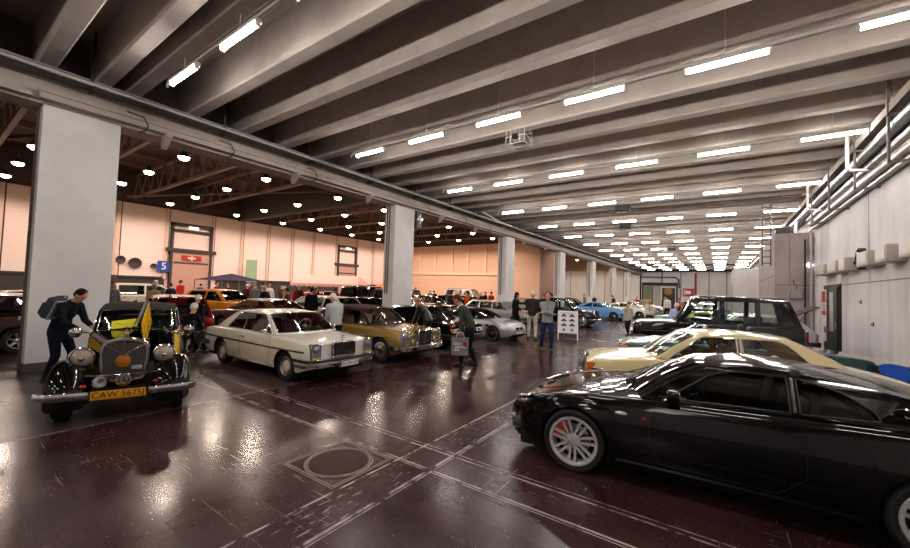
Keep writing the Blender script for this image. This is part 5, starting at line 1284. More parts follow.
# ================================================================== yellow and black vintage car
def vintage():
    S = dict(xf=.62, xr=-2.15, wf=9, wr=-1.42, rw=.36, ra=.40, tr=.66, zb0=.36, kb=.97, kt=.96, sm=.5, rr=.05, p=5,
        top=[(-2.15, .62), (-2.05, .80), (-1.8, .98), (-1.4, 1.10), (.62, 1.13)], sh=[(-2.15, .60), (-2.0, .82), (-1.7, 1.0), (-1.3, 1.10), (.3, 1.12), (.62, 1.12)],
        hw=[(-2.15, .42), (-2.0, .52), (-1.4, .61), (-.5, .66), (.2, .64), (.62, .54)], bot=[(-2.15, .45), (-1.9, .38), (.62, .36)], tub=(-1.15, .30), tubd=.4, cabx=(-1.4, .4), roofz=1.56, tumble=.08, belt_in=.03,
        A0=(.40, 1.12), A1=(.24, 1.49), C1=(-1.05, 1.50), C0=(-1.55, 1.04), roof=[(-.4, 1.565)], cbow=.12, wbow=.05, rbow=.16, crown=.035, pillar=.075, pillarc=.3, pc=2.5,
        wins=[([(.24, 1.14), (-.42, 1.14), (-.42, 1.47), (.16, 1.47)], .05), ([(-.52, 1.14), (-1.08, 1.14), (-.98, 1.45), (-.52, 1.47)], .06)])
    c = Car(S)
    t = thing('vintage_car', 'black and yellow vintage car with one bonnet flap raised and big round headlamps', 'car')
    bd = c.body([yellow_paint, darkm, dark_seat], t); bd.data.materials.append(black_paint)
    for p_ in bd.data.polygons:                 # black scuttle and shoulders, yellow flanks
        if p_.material_index == 0 and (p_.center.z > 1.03 or p_.center.x > .5 or p_.center.x < -1.5): p_.material_index = 3
    c.cabin(black_top, t, winglass, chrome)
    c.interior(t, dark_seat, -.25, (.1, .3, 1.12), rear=True, head=False)
    c.seam([(.28, 1.1), (.3, .5), (-.45, .5), (-.46, 1.1)], t); c.handle(-.38, .98, t)
    # black waist band along the body and frame rails
    for sg in (1, -1): MB().tube([(x, sg*(c.side_y(x, 1.06)+.002), 1.06) for x in [-1.3+.1*i for i in range(18)]], .03, 6, flat=(.25, 1)).obj('waist_band', black_paint, t)
    MB().b2(-1.9, 1.7, -.38, .38, .34, .44).b2(.6, 1.6, -.30, .30, .44, .62).obj('chassis', darkm, t)
    MB().box((1.05, 0, .78), (.62, .24, .36), bev=.03).box((1.0, 0, 1.0), (.5, .14, .1), bev=.03).cyl((1.15, .18, .95), (1.15, .18, 1.08), .07).obj('engine', mat('engine_grey', '3a3c3c', .5, .5), t)
    # bonnet: black top half left closed, right half of the sides yellow; left flap raised
    def arc(x, w_, zt, zs, n=7, half=0):
        P = []
        for k in range(n+1):
            a = PI/2*k/n; P.append((x, w_*math.cos(a)**.55, zs+(zt-zs)*math.sin(a)**.8))
        return P
    A = arc(1.56, .255, 1.13, 1.03); B = arc(.58, .56, 1.16, 1.09)
    top = MB(); rowsR = []
    for i in range(7):
        q = i/6; rowsR.append([tuple(Vector(a).lerp(Vector(b_), q)) for a, b_ in zip(A, B)])
    top.grid([[(x, -y, z) for x, y, z in r] for r in rowsR]); top.obj('bonnet_top', black_paint, t)
    sd = MB(); sd.grid([[(r[0][0], -r[0][1]-.002, z) for z in (.55, .7, .85, r[0][2])] for r in rowsR]); so = sd.obj('bonnet_side', yellow_paint, t)
    q = MB()
    for k in range(9):
        x = .75+.075*k; y = .56+(.255-.56)*(x-.58)/.98; q.box((x, -y-.006, .80), (.02, .014, .24))
    q.obj('bonnet_louvre', black_paint, so)
    MB().tube([(1.58, 0, 1.135), (.58, 0, 1.165)], .012, 6).obj('bonnet_hinge', chrome, t)
    # the raised flap: top half folded up about the centre hinge with the yellow side hanging from its edge
    R = Matrix.Translation((0, .0, 1.14)) @ Matrix.Rotation(math.radians(78), 4, 'X') @ Matrix.Translation((0, 0, -1.14))
    def up(p): return tuple(R @ Vector(p))
    fl = MB(); fl.grid([[up(p) for p in r] for r in rowsR]); fo = fl.obj('bonnet_flap', black_paint, t)
    e = [Vector(up(r[0])) for r in rowsR]
    sd = MB(); sd.grid([[tuple(p+Vector((0, .02*k, -.13*k))) for k in range(4)] for p in e]); so = sd.obj('bonnet_flap_side', yellow_paint, fo)
    q = MB()
    for k in range(9):
        p = e[0].lerp(e[-1], .15+.7*k/8)+Vector((0, .03, -.2)); q.box(tuple(p), (.02, .02, .22), M=None)
    q.obj('bonnet_louvre', mat('louvre_yellow', 'd8ab10', .35), so)
    MB().cyl((.9, .12, 1.12), (.95, .10, 1.42), .008, n=6).obj('flap_stay', chrome, fo)
    # radiator shell, mesh, badge
    def shell(x, s=1):
        P = [(-.25, 0), (-.285, .3), (-.285, .5), (-.24, .575), (-.12, .605), (0, .625), (.12, .605), (.24, .575), (.285, .5), (.285, .3), (.25, 0), (.1, -.03), (-.1, -.03)]
        P = roundpoly(P, .05); return [(x, a*s, .54+b_*s+(1-s)*.3) for a, b_ in P]
    g = MB(); loft_x(g, [shell(1.50), shell(1.60), shell(1.64, .96), shell(1.64, .86)]); g = g.obj('grille', mat('radiator_dark', '2a2a2a', .5, .4), t)
    q = MB(); q.grid([shell(1.50), shell(1.60), shell(1.655, .97), shell(1.655, .87), shell(1.63, .85)], closev=True); q.obj('grille_shell', chrome, g)
    q = MB()
    for k in range(25): y = -.235+.0195*k; q.box((1.645, y, .82), (.006, .006, .52))
    for k in range(18): z = .57+.03*k; q.box((1.647, 0, z), (.006, .48, .005))
    q.obj('grille_mesh', mat('grille_steel', '8f8f88', .3, .8), g)
    MB().tube([(1.66, -.235, 1.06), (1.665, 0, .92), (1.66, .235, 1.06)], .008, 6).tube([(1.66, 0, .92), (1.66, 0, 1.12)], .007, 6).obj('grille_wire', chrome, g)
    MB().box((1.665, .15, .72), (.01, .12, .055), bev=.01).obj('enamel_badge', mat('badge_pale', 'b8c0c0', .3), g)
    MB().cyl((1.59, 0, 1.16), (1.59, 0, 1.21), .03, n=12).obj('radiator_cap', chrome, g); star(g, (1.588, 0, 1.265), .055)
    f = MB().lathe([(.085, -.06), (.095, 0), (.088, .02), (.05, .03), (.001, .034)], 24, 'x', (1.73, .0, .83)).obj('fog_lamp', mat('amber_glass', 'b06a10', .12, 0, 1), t)
    MB().lathe([(.095, -.08), (.104, .0), (.096, .015), (.088, .0)], 28, 'x', (1.73, .0, .83), cap=False).obj('fog_lamp_ring', chrome, f)
    # lamp bar, horn, club badge
    MB().tube([(1.70, -.62, .66), (1.74, -.3, .64), (1.75, 0, .64), (1.74, .3, .64), (1.70, .62, .66)], .016, 8).obj('lamp_bar', chrome, t)
    MB().lathe([(.03, -.12), (.05, -.04), (.085, 0), (.075, .0), (.03, -.05)], 20, 'x', (1.80, -.24, .56)).obj('horn', chrome, t)
    b_ = MB().lathe([(.09, -.01), (.09, .01), (.001, .014)], 24, 'x', (1.80, .02, .57)).obj('club_badge', chrome, t); star(b_, (1.808, .02, .57), .06, m=blackp)
    for sg in (1, -1):
        h = MB().lathe([(.001, -.21), (.05, -.19), (.105, -.10), (.13, -.02), (.132, 0)], 28, 'x', (1.60, sg*.47, .90)).obj('headlight', chrome, t)
        MB().lathe([(.125, 0), (.108, .026), (.06, .046), (.001, .052)], 28, 'x', (1.60, sg*.47, .90)).obj('headlight_lens', mat('old_lens', 'c9b9a6', .12, .35, 1), h)
        MB().lathe([(.124, .0), (.142, .0), (.144, .018), (.13, .026)], 30, 'x', (1.60, sg*.47, .90), cap=False).obj('headlight_ring', chrome, h)
        MB().lathe([(.05, .03), (.03, .06), (.001, .066)], 14, 'x', (1.60, sg*.47, .88)).obj('bulb_shield', chrome, h)
        MB().cyl((1.55, sg*.47, .6), (1.55, sg*.47, .80), .025, n=8).obj('headlight_post', chrome, h)
        # swept front fender following the wheel down into the running board
        rows = []
        for k in range(25):
            a = math.radians(-18+k*7.2)
            if k <= 18: x, z, r = 1.42+.45*math.cos(a), .36+.45*math.sin(a), 1
            else:
                q_ = (k-18)/6; x = 1.42+.45*math.cos(math.radians(-18+18*7.2))-q_*.62; z = .36+.45*math.sin(math.radians(-18+18*7.2))-.42*q_**.8
            n_ = Vector((math.cos(a), 0, math.sin(a))) if k <= 18 else Vector((-.45, 0, .89)).normalized()
            row = []
            for (yy, d) in ((.34, -.16), (.40, -.02), (.50, .03), (.62, .045), (.73, .02), (.79, -.04), (.815, -.13)):
                row.append((x+n_.x*d, sg*yy, z+n_.z*d))
            rows.append(row)
        MB().grid(rows).obj('front_fender', black_paint, t)
        # rear fender
        rows = []
        for k in range(23):
            a = math.radians(5+k*8)
            x, z = -1.42+.44*math.cos(a), .36+.46*math.sin(a); n_ = Vector((math.cos(a), 0, math.sin(a)))
            rows.append([(x+n_.x*d, sg*yy, z+n_.z*d) for (yy, d) in ((.50, -.04), (.60, .03), (.70, .035), (.78, -.01), (.81, -.12))])
        MB().grid(rows).obj('rear_fender', black_paint, t)
        rb = MB().box((-.20, sg*.68, .325), (1.55, .24, .05), bev=.015).obj('running_board', black_paint, t)
        MB().box((-.2, sg*.80, .335), (1.5, .012, .03)).obj('running_board_strip', chrome, rb)
        # bumper halves
        path = [(1.82, sg*.87, .43), (1.93, sg*.84, .44), (1.97, sg*.74, .44), (1.98, sg*.6, .44), (1.96, sg*.4, .43), (1.93, sg*.33, .42)]
        sweep(path if sg < 0 else path[::-1], RSEC(.03, .05), 'bumper', chrome, t)
        MB().tube([(1.96, sg*.45, .44), (1.6, sg*.4, .42)], .03, 8).obj('bumper_bracket', darkm, t)
        MB().ell((1.86, sg*.40, .53), (.04, .04, .03)).obj('turn_signal', redlens, t)
        # small side lamp/mirror on the windscreen pillar
        m_ = MB().lathe([(.001, -.10), (.05, -.08), (.085, 0), (.06, .015), (.001, .02)], 20, 'x', (.44, sg*.76, 1.13)).obj('spot_lamp', chrome, t)
        MB().tube([(.40, sg*.60, 1.12), (.40, sg*.72, 1.12)], .014, 6).obj('spot_lamp_arm', chrome, m_)
    for x in (1.42, -1.42):
        for sg in (1, -1):
            w_ = MB().lathe(tyre_mb(.345, .16, .21), 40, 'y', cap=False).obj('wheel', rubber, t, loc=(x, sg*.66, .345)); yo = sg*.08
            MB().lathe([(.215, yo*.9), (.20, yo), (.185, yo*.6), (.13, yo*.55), (.12, yo*.8), (.001, yo*.8)], 32, 'y').obj('rim', yellow_paint, w_)
            MB().lathe([(.11, yo*.8), (.10, yo*1.1), (.001, yo*1.25)], 24, 'y').obj('hub_cap', chrome, w_)
    MB().tube([(1.42, -.6, .345), (1.42, .6, .345)], .04, 8).obj('front_axle', darkm, t)
    for y0 in (.28, -.28): MB().tube([(.36, y0, 1.47), (.41, y0-.1, 1.34), (.43, y0-.22, 1.27)], .006, 5).obj('wiper', chrome, t)
    o = plate(t, (1.99, 0, .42), PI/2, 'CAW 5675J', .60, .125, False, plate_y, .115, tilt=0); MB().cyl((1.95, 0, .40), (1.6, 0, .40), .02, n=6).obj('plate_bracket', darkm, t)
    return t
vc = vintage(); vc.location = (-8.15, 2.30, 0); vc.rotation_euler = (0, 0, -.36); vc.scale = (.925,)*3
# ================================================================== PEOPLE
def remesh(mb, name, mats, voxel, sm=4, extra=None):
    """one continuous surface from overlapping closed shapes"""
    me0 = mb.mesh('tmp', [], smooth=True, merge=False)
    o = bpy.data.objects.new('tmp', me0); COL.objects.link(o)
    m = o.modifiers.new('r', 'REMESH'); m.mode = 'VOXEL'; m.voxel_size = voxel; m.use_smooth_shade = True
    s_ = o.modifiers.new('s', 'SMOOTH'); s_.iterations = sm; s_.factor = .5
    bpy.context.view_layer.update()
    me = bpy.data.meshes.new_from_object(o.evaluated_get(bpy.context.evaluated_depsgraph_get()))
    bpy.data.objects.remove(o); bpy.data.meshes.remove(me0)
    if extra is not None:
        bm = bmesh.new(); bm.from_mesh(me); ex = extra.mesh('x', [], merge=False); bm.from_mesh(ex); bm.to_mesh(me); bm.free(); bpy.data.meshes.remove(ex)
    me.name = name; me.materials.clear()
    for x in mats: me.materials.append(x)
    for p in me.polygons: p.use_smooth = True
    return me
def capsule(mb, a, b, ra, rb, n=12):
    a, b = Vector(a), Vector(b); d = (b-a); L = max(d.length, 1e-4); d = d/L; P, R = [], []
    for k in range(5): t = PI/2*(1-k/4); P.append(a-d*ra*math.sin(t)); R.append(max(ra*math.cos(t), .0005))
    for k in range(5): t = PI/2*k/4; P.append(b+d*rb*math.sin(t)); R.append(max(rb*math.cos(t), .0005))
    return mb.tube(P, R, n)
def ik(a, b, l1, l2, hint):
    a, b = Vector(a), Vector(b); d = b-a; L = min(d.length, (l1+l2)*.995); u = d.normalized(); b = a+u*L
    k = (l1*l1-l2*l2+L*L)/(2*L); h = math.sqrt(max(0, l1*l1-k*k)); v = Vector(hint); v = v-u*v.dot(u)
    if v.length < 1e-5: v = Vector((1, 0, 0))
    return a+u*k+v.normalized()*h, b
def human(label, loc, rz, height, pose, top, bottom, hairm=None, group=None, voxel=.016, sk=None, shoes=None, coat=0, hairstyle='short', fingers=True, collar=None, cat='person'):
    t = thing('person', label, cat, (loc[0], loc[1], loc[2] if len(loc) > 2 else 0), rz, group); s = height/1.75; t.scale = (s, s, s)
    sk = sk or skin
    L = math.radians(pose.get('lean', 3)); hz = pose.get('hip', .93); hb = pose.get('hipx', -.10*math.sin(L))
    hip = Vector((hb, 0, hz)); U = Vector((math.sin(L), 0, math.cos(L))); F = Vector((math.cos(L), 0, -math.sin(L)))
    bend = math.radians(pose.get('bend', 0)); U2 = Vector((math.sin(L+bend), 0, math.cos(L+bend))); F2 = Vector((math.cos(L+bend), 0, -math.sin(L+bend)))
    mid = hip+U*.22; chest = mid+U2*.14; shc = mid+U2*.27; neck = mid+U2*.34
    hp = L*.6+bend*.6+math.radians(pose.get('headp', 5)); hy = math.radians(pose.get('heady', 0))
    HU = Vector((math.sin(hp), 0, math.cos(hp))); head = neck+HU*.165+Vector((.02, 0, 0))
    RH = Matrix.Translation(head) @ Matrix.Rotation(hy, 4, 'Z') @ Matrix.Rotation(hp, 4, 'Y')
    RT = Matrix.Translation(mid) @ Matrix.Rotation(L+bend, 4, 'Y'); RL = Matrix.Translation(hip) @ Matrix.Rotation(L, 4, 'Y')
    sh = {sg: shc+Vector((0, sg*.175, 0)) for sg in (1, -1)}
    hands = {}; elb = {}
    for sg, key in ((1, 'handL'), (-1, 'handR')):
        tg = pose.get(key, (.06, sg*.25, .80)); hn = pose.get('elbow', (-.5, sg*.35, -.4))
        if len(hn) == 3 and key+'e' in pose: hn = pose[key+'e']
        elb[sg], hands[sg] = ik(sh[sg], tg, .29, .25, (hn[0], abs(hn[1])*sg if key+'e' not in pose else hn[1], hn[2]))
    feet = pose.get('feet', ((.04, .10), (-.04, -.10))); kne = {}; ank = {}; hj = {}
    for sg, f in ((1, feet[0]), (-1, feet[1])):
        hj[sg] = hip+Vector((0, sg*.09, -.03)); ank[sg] = Vector((f[0], f[1], f[2] if len(f) > 2 else .085))
        kne[sg], a_ = ik(hj[sg], ank[sg], .43, .42, pose.get('knee', (1, sg*.1, .2))); ank[sg] = a_
    def torso(mb, g=0, low=True):
        if low: mb.ell((0, 0, .0), (.115+g, .158+g, .12+g), M=RL)
        mb.ell((.0, 0, .13), (.105+g, .14+g, .16+g), M=RL)
        mb.ell((.0, 0, .12), (.115+g, .165+g, .19+g), M=RT); mb.ell((-.015, 0, .20), (.10+g, .17+g, .12+g), M=RT)
        for sg in (1, -1): capsule(mb, shc+Vector((0, sg*.05, .02)), sh[sg], .068+g, .062+g)
    def arm(mb, sg, g=0, cut=1.0):
        w_ = elb[sg].lerp(hands[sg], cut); capsule(mb, sh[sg], elb[sg], .058+g, .044+g); capsule(mb, elb[sg], w_, .045+g, .032+g)
    def leg(mb, sg, g=0): capsule(mb, hj[sg], kne[sg], .088+g, .058+g); capsule(mb, kne[sg], ank[sg]+Vector((0, 0, .0)), .058+g, .040+g)
    b = MB(); torso(b, -.012)
    for sg in (1, -1): arm(b, sg, -.006); leg(b, sg, -.012); capsule(b, ank[sg], ank[sg]+Vector((.10, sg*.015, -.05)), .034, .022)
    capsule(b, shc+U2*.03, head-HU*.05, .06, .054)
    b.ell((0, 0, .03), (.096, .076, .112), M=RH); b.ell((.022, 0, -.055), (.072, .058, .07), M=RH); b.ell((.092, 0, -.012), (.022, .017, .028), M=RH)
    b.ell((.085, 0, .03), (.016, .05, .012), 10, 6, M=RH)
    for sg in (1, -1): b.ell((-.005, sg*.077, .0), (.025, .012, .034), M=RH)
    ex = MB()
    for sg in (1, -1):                                  # palm and five unequal fingers
        w_ = hands[sg]; d = (w_-elb[sg]).normalized()
        side = Vector((0, 0, 1)).cross(d)
        if side.length < .2: side = Vector((1, 0, 0))
        side.normalize(); nrm = d.cross(side)
        if nrm.dot(Vector((0, -sg, .0))) < 0: nrm = -nrm
        capsule(b, w_-d*.02, w_+d*.055, .034, .036)
        if not fingers: capsule(b, w_+d*.05, w_+d*.13, .034, .02); continue
        wide = nrm.cross(d).normalized()
        for k, (ln, off) in enumerate(((.068, -.030), (.078, -.010), (.072, .010), (.056, .029))):
            p0 = w_+d*.06+wide*off; p1 = w_+d*.092+wide*off*1.08; p2 = p1+(d*.8+nrm*.5).normalized()*ln*.45; p3 = p2+(d*.35+nrm*.9).normalized()*ln*.4
            ex.tube([p0, p1, p2, p3], [.0095, .0092, .0082, .006], 6)
        p0 = w_+d*.01-wide*.030; p1 = p0+(d*.55-wide*.7+nrm*.3)*.04; p2 = p1+(d*.9-wide*.1+nrm*.4).normalized()*.035
        ex.tube([p0, p1, p2], [.0115, .0105, .0075], 6)
    me = remesh(b, 'body', [sk], voxel, 3, ex if fingers else None)
    bo = bpy.data.objects.new('body', me); COL.objects.link(bo); bo.parent = t
    def piece(mb, name, m, v=voxel, sm=5):
        o = bpy.data.objects.new(name, remesh(mb, name, [m], v, sm)); COL.objects.link(o); o.parent = t; return o
    q = MB(); torso(q, .008, False)
    for sg in (1, -1): arm(q, sg, .012, .97)
    # hem of the jacket: an oval skirt with a straight lower edge
    K = (kne[1]+kne[-1])/2; dn = (K-hip)
    lo = hip+dn*(coat+.06) if pose.get('hip', .93) > .7 else hip-U*.04
    ring = []
    for p0, rx, ry in ((hip+U*.24, .115, .150), (hip+U*.1, .128, .166), (hip, .137, .178), (hip.lerp(lo, .5), .142, .182), (lo, .145, .185)):
        ring.append([tuple(p0+F*(rx*math.cos(2*PI*i/20))+Vector((0, ry*math.sin(2*PI*i/20), 0))) for i in range(20)])
    o_ = len(q.v); q.grid(ring, closev=True); q.f.append(tuple(o_+i for i in range(20))); q.m.append(0); q.f.append(tuple(o_+80+i for i in range(20))[::-1]); q.m.append(0)
    q.tube([shc+U2*.0, shc+U2*.085], [.105, .072], 14)
    jo = piece(q, 'jacket', top)
    # lapel / front line
    fl = [RT @ Vector((x, .0, z)) for x, z in ((.135, .0), (.142, .1), (.135, .2), (.105, .28))]
    MB().tube(fl, .007, 5).obj('jacket_zip', mat('zip_dark', '1b1b1c', .5), jo)
    if collar: capsule_ = MB().lathe([(.075, 0), (.07, .05), (.062, .055)], 18, M=Matrix.Translation(shc+U2*.055) @ Matrix.Rotation(L+bend, 4, 'Y'), cap=False).obj('collar', collar, jo)
    q = MB(); q.ell((0, 0, -.01), (.122, .166, .115), M=RL)
    for sg in (1, -1): leg(q, sg, .012)
    piece(q, 'trousers', bottom)
    for sg in (1, -1):
        q = MB(); a_ = ank[sg]; out = sg*.025
        q.tube([a_+Vector((-.06, 0, -.045)), a_+Vector((.0, 0, -.04)), a_+Vector((.1, out*.6, -.05)), a_+Vector((.175, out, -.056)), a_+Vector((.195, out, -.06))], [.036, .046, .043, .034, .012], 12, flat=(1, .8))
        q.tube([a_+Vector((0, 0, .03)), a_+Vector((0, 0, -.04))], [.046, .05], 12)
        so = q.obj('shoe', shoes or mat('shoe_dark', '1a1614', .5), t)
        MB().box(tuple(a_+Vector((.06, out*.5, -.078))), (.26, .085, .016), bev=.006).obj('sole', mat('sole', '0e0d0c', .8), so)
    # face
    e = MB()
    for sg in (1, -1): e.ell((.084, sg*.031, .012), (.010, .012, .007), 8, 6, M=RH)
    e.obj('eyes', mat('eye_dark', '2a1c16', .3), t)
    MB().ell((.088, 0, -.058), (.008, .024, .006), 8, 6, M=RH).obj('mouth', mat('lips', '9a5448', .6), t)
    e = MB()
    for sg in (1, -1): e.ell((.088, sg*.032, .032), (.008, .022, .005), 8, 5, M=RH)
    e.obj('eyebrows', hairm or mat('brow', '5a4030', .8), t)
    if hairm:
        h = MB()
        if hairstyle == 'fringe': # bald crown, hair at the sides and back
            h.ell((-.02, 0, .0), (.088, .083, .06), M=RH); h.ell((-.05, 0, -.02), (.06, .068, .06), M=RH)
        elif hairstyle == 'long':
            h.ell((-.018, 0, .05), (.100, .088, .100), M=RH); h.ell((-.055, 0, -.05), (.065, .085, .11), M=RH)
        else:
            h.ell((-.015, 0, .055), (.098, .084, .092), M=RH); h.ell((-.045, 0, .01), (.07, .078, .085), M=RH)
        piece(h, 'hair', hairm, max(.011, voxel*.8), 2)
    t['_h'] = 0; del t['_h']
    return t, dict(RH=RH, RT=RT, RL=RL, hands=hands, shc=shc, U2=U2, F2=F2, hip=hip)
hair_w = cloth('white_hair', 'd8d4cc'); hair_d = cloth('dark_hair', '241812'); hair_b = cloth('brown_hair', '4a3424'); hair_g = cloth('grey_hair', '8d8780')
c_navy = cloth('navy_cloth', '10131f'); c_black = cloth('black_cloth', '0d0c0d'); c_grey = cloth('grey_shirt', 'b4b8ba'); c_dk = cloth('dark_trousers', '1a1a1d'); c_jean = cloth('blue_jeans', '1f2c52')
c_leather = mat('black_leather', '131112', .4); c_olive = cloth('olive_jacket', '3a3d38'); c_char = cloth('charcoal_jacket', '2a292b'); c_lt = cloth('light_trousers', 'cdc8c0'); c_gj = cloth('grey_jacket', '8c9292')
c_stripe = cloth('striped_cloth', 'a9a59c'); c_blue = cloth('pale_blue_shirt', '9aa6d2'); c_white = cloth('white_cloth', 'dcd8d0'); c_jeanl = cloth('faded_jeans', '3d4a66')
def face(a, px, py): return math.atan2(py-a[1], px-a[0])
# leaning visitor with backpack, left of the vintage car
p, k = human('person in dark navy jacket with grey backpack, bent over beside the vintage car', (-9.85, 1.64), .63, 1.72, dict(lean=12, bend=18, headp=20, handL=(.46, .12, 1.0), handR=(.44, -.14, .98), feet=((.1, .1), (-.10, -.1))), c_navy, cloth('dark_jeans', '14182a'), hair_d, coat=.35, collar=c_navy)
def backpack(root_h, k, label):
    M = root_h.matrix_basis @ k['RT']
    t = thing('backpack', label, 'backpack'); t.matrix_basis = Matrix.Translation(M @ Vector((-.24, 0, .08))) @ Matrix.Rotation(root_h.rotation_euler.z, 4, 'Z') @ Matrix.Rotation(math.radians(26), 4, 'Y')
    m1 = cloth('pack_grey', '44464a'); m2 = cloth('pack_light', 'a9a9ae')
    MB().box((0, 0, 0), (.18, .30, .42), bev=.07).obj('pack_body', m1, t); MB().box((-.10, 0, -.06), (.08, .24, .24), bev=.035).obj('front_pocket', m1, t)
    for sg in (1, -1): MB().tube([(.09, sg*.10, .18), (.20, sg*.12, .21), (.30, sg*.13, .12), (.26, sg*.14, -.05), (.09, sg*.12, -.17)], .022, 6, flat=(1.4, .5)).obj('strap', m2, t)
    MB().tube([(.02, -.12, .21), (.02, -.09, .25), (.02, .09, .25), (.02, .12, .21)], .012, 6).obj('grab_handle', m1, t); MB().box((.095, 0, 0), (.03, .28, .38), bev=.014).obj('back_panel', m2, t)
backpack(p, k, 'grey backpack with pale back panel on the person beside the vintage car')
# seated visitors right of the vintage car on folding chairs
def chair(label, loc, rz, fab):
    t = thing('folding_chair', label, 'chair', loc, rz); fr = mat('chair_frame', '8f8f90', .3, .9)
    for sg in (1, -1):
        MB().tube([(.24, sg*.25, .01), (-.2, sg*.25, .46), (-.28, sg*.25, .92)], .012, 8).obj('frame_leg', fr, t); MB().tube([(-.26, sg*.25, .01), (.24, sg*.25, .45), (.24, sg*.25, .62)], .012, 8).obj('frame_leg', fr, t); MB().box((0, sg*.25, .63), (.46, .05, .025), bev=.01).obj('armrest', blackp, t)
    MB().tube([(.24, -.25, .02), (.24, .25, .02)], .01, 6).obj('crossbar', fr, t); MB().tube([(-.26, -.25, .02), (-.26, .25, .02)], .01, 6).obj('crossbar', fr, t)
    MB().grid([[(-.2+.44*i/6, -.25+.5*j/4, .445-.03*math.sin(PI*j/4)) for j in range(5)] for i in range(7)]).obj('seat', fab, t); MB().grid([[(-.2-.08*i/5-.0, -.25+.5*j/4, .50+.42*i/5) for j in range(5)] for i in range(6)]).obj('backrest', fab, t)
chair('folding camp chair with metal frame beside the vintage car, under the seated visitor', (-10.9, 4.12, 0), 2.2, c_black)
SIT = dict(hip=.53, hipx=-.02, lean=-4, bend=14, headp=14, feet=((.46, .12), (.44, -.12)), handL=(.33, .12, .60), handR=(.33, -.12, .60), knee=(.3, 0, 1))
human('seated visitor in black with white hair beside the vintage car', (-10.9, 4.12), 2.2, 1.68, SIT, c_black, c_dk, hair_w, sk=skin2)
human('visitor in black with pale cap standing behind the seated visitor', (-11.7, 4.5), 2.2, 1.48, dict(lean=8, headp=15), c_black, c_dk, hair_w, sk=skin2)
# grey shirt between white coupe and cabriolet
human('white-haired man in grey shirt and dark trousers standing between white coupe and gold cabriolet', (-8.05, 6.30), 2.9, 1.68, dict(lean=8, bend=8, headp=22, heady=15, handL=(.26, .14, .86), handR=(.22, -.2, .84)), c_grey, c_dk, hair_w, sk=skin2, collar=c_grey)
human('bald man in black leather jacket bending between the gold cabriolet and black coupe', (-7.2, 8.98), 3.45, 1.72, dict(lean=20, bend=20, headp=12, heady=0, handL=(.42, .16, .82), handR=(.40, -.18, .84)), c_leather, c_dk, hair_g, sk=skin2, hairstyle='fringe', coat=.2)
p5, k5 = human('person in olive jacket and dark trousers leaning forward with a grey carrier bag', (-5.13, 8.08), 3.55, 1.80, dict(lean=17, bend=16, headp=8, handR=(.36, -.12, .95), handL=(.16, .30, .80), feet=((.16, .1), (-.16, -.12))), c_olive, c_dk, hair_b, sk=skin2, coat=.25, collar=c_white)
h = p5.matrix_basis @ k5['hands'][1]
t = thing('carrier_bag', 'grey carrier bag with white and red lettering held by the person in olive jacket', 'bag', (h.x+.02, h.y-.03, h.z-.56), .6)
bm_ = noisy('bag_grey', '6e6d6c', '8a8886', 9, .45, .5)
MB().add([(-.2, -.07, 0), (.2, -.07, 0), (.2, .07, 0), (-.2, .07, 0), (-.21, -.05, .42), (.21, -.05, .42), (.21, .05, .42), (-.21, .05, .42)], [(0, 3, 2, 1), (0, 1, 5, 4), (1, 2, 6, 5), (2, 3, 7, 6), (3, 0, 4, 7)]).obj('bag_body', bm_, t)
for sg in (1, -1): MB().tube([(-.1, sg*.05, .41), (-.07, sg*.03, .52), (0, sg*.005, .57), (.07, sg*.03, .52), (.1, sg*.05, .41)], .007, 6).obj('bag_handle', mat('bag_handle', 'c8c8c8', .5), t)
q = MB()
for r_, (x0, x1, z) in enumerate(((-.15, .05, .27), (-.12, .14, .19), (-.15, .0, .12))):
    n_ = 7
    for k in range(n_): x = x0+(x1-x0)*k/n_; q.b2(x, x+(x1-x0)/n_*.6, -.0745, -.068, z-.02, z+.02+.012*(k % 3))
q.obj('lettering', white, t)
MB().b2(.07, .16, -.073, -.067, .22, .31).obj('bag_emblem', mat('sign_red', 'b01818', .5), t)
human('woman in long black coat standing between the silver cars, left of two companions', (-7.2, 15.0), .9, 1.80, dict(lean=2, headp=6, handL=(.2, .1, 1.08), handR=(.18, -.12, 1.05)), c_black, c_black, hair_d, coat=.75, hairstyle='long')
human('man in charcoal jacket and pale trousers seen from behind beside the silver sports car', (-6.1, 14.25), 1.9, 1.87, dict(lean=3, headp=14, handL=(.24, .1, 1.02), handR=(.22, -.1, 1.02), feet=((.05, .13), (-.03, -.14))), c_char, c_lt, hair_w, sk=skin2, coat=.1)
human('man with crossed arms in grey jacket and blue jeans facing the camera', (-4.55, 11.85), -1.15, 1.86, dict(lean=-2, headp=4, heady=-6, handL=(.18, -.13, 1.17), handR=(.20, .12, 1.13), handLe=(.15, 1, -1.2), handRe=(.15, -1, -1.2), feet=((.10, .13), (-.05, -.16))), c_gj, c_jean, hair_d, coat=.12, collar=mat('shirt_dark', '2a2a2e', .8))
human('person in striped shirt jacket walking past the sky blue coupe', (-3.4, 18.9), -2.0, 1.52, dict(lean=2, feet=((.14, .1), (-.16, -.1))), c_stripe, c_dk, hair_b, coat=.2, voxel=.02)
human('man with dark vest over white sleeves, hands clasped, near the far gate', (-3.1, 23.0), -1.3, 1.62, dict(handL=(.2, .05, .98), handR=(.2, -.05, .98)), cloth('vest_white', 'c9c5bd'), c_dk, hair_w, sk=skin2, voxel=.02)
human('white-haired man in pale blue shirt leaning behind the off-roader bonnet', (-1.62, 17.9), .6, 1.62, dict(lean=14, bend=10, headp=12), c_blue, c_jeanl, hair_w, sk=skin2, voxel=.02)
human('person in cream jacket walking near the far gate', (-3.2, 33), 2.2, 1.85, dict(feet=((.14, .1), (-.16, -.1))), c_white, c_dk, hair_b, voxel=.024)
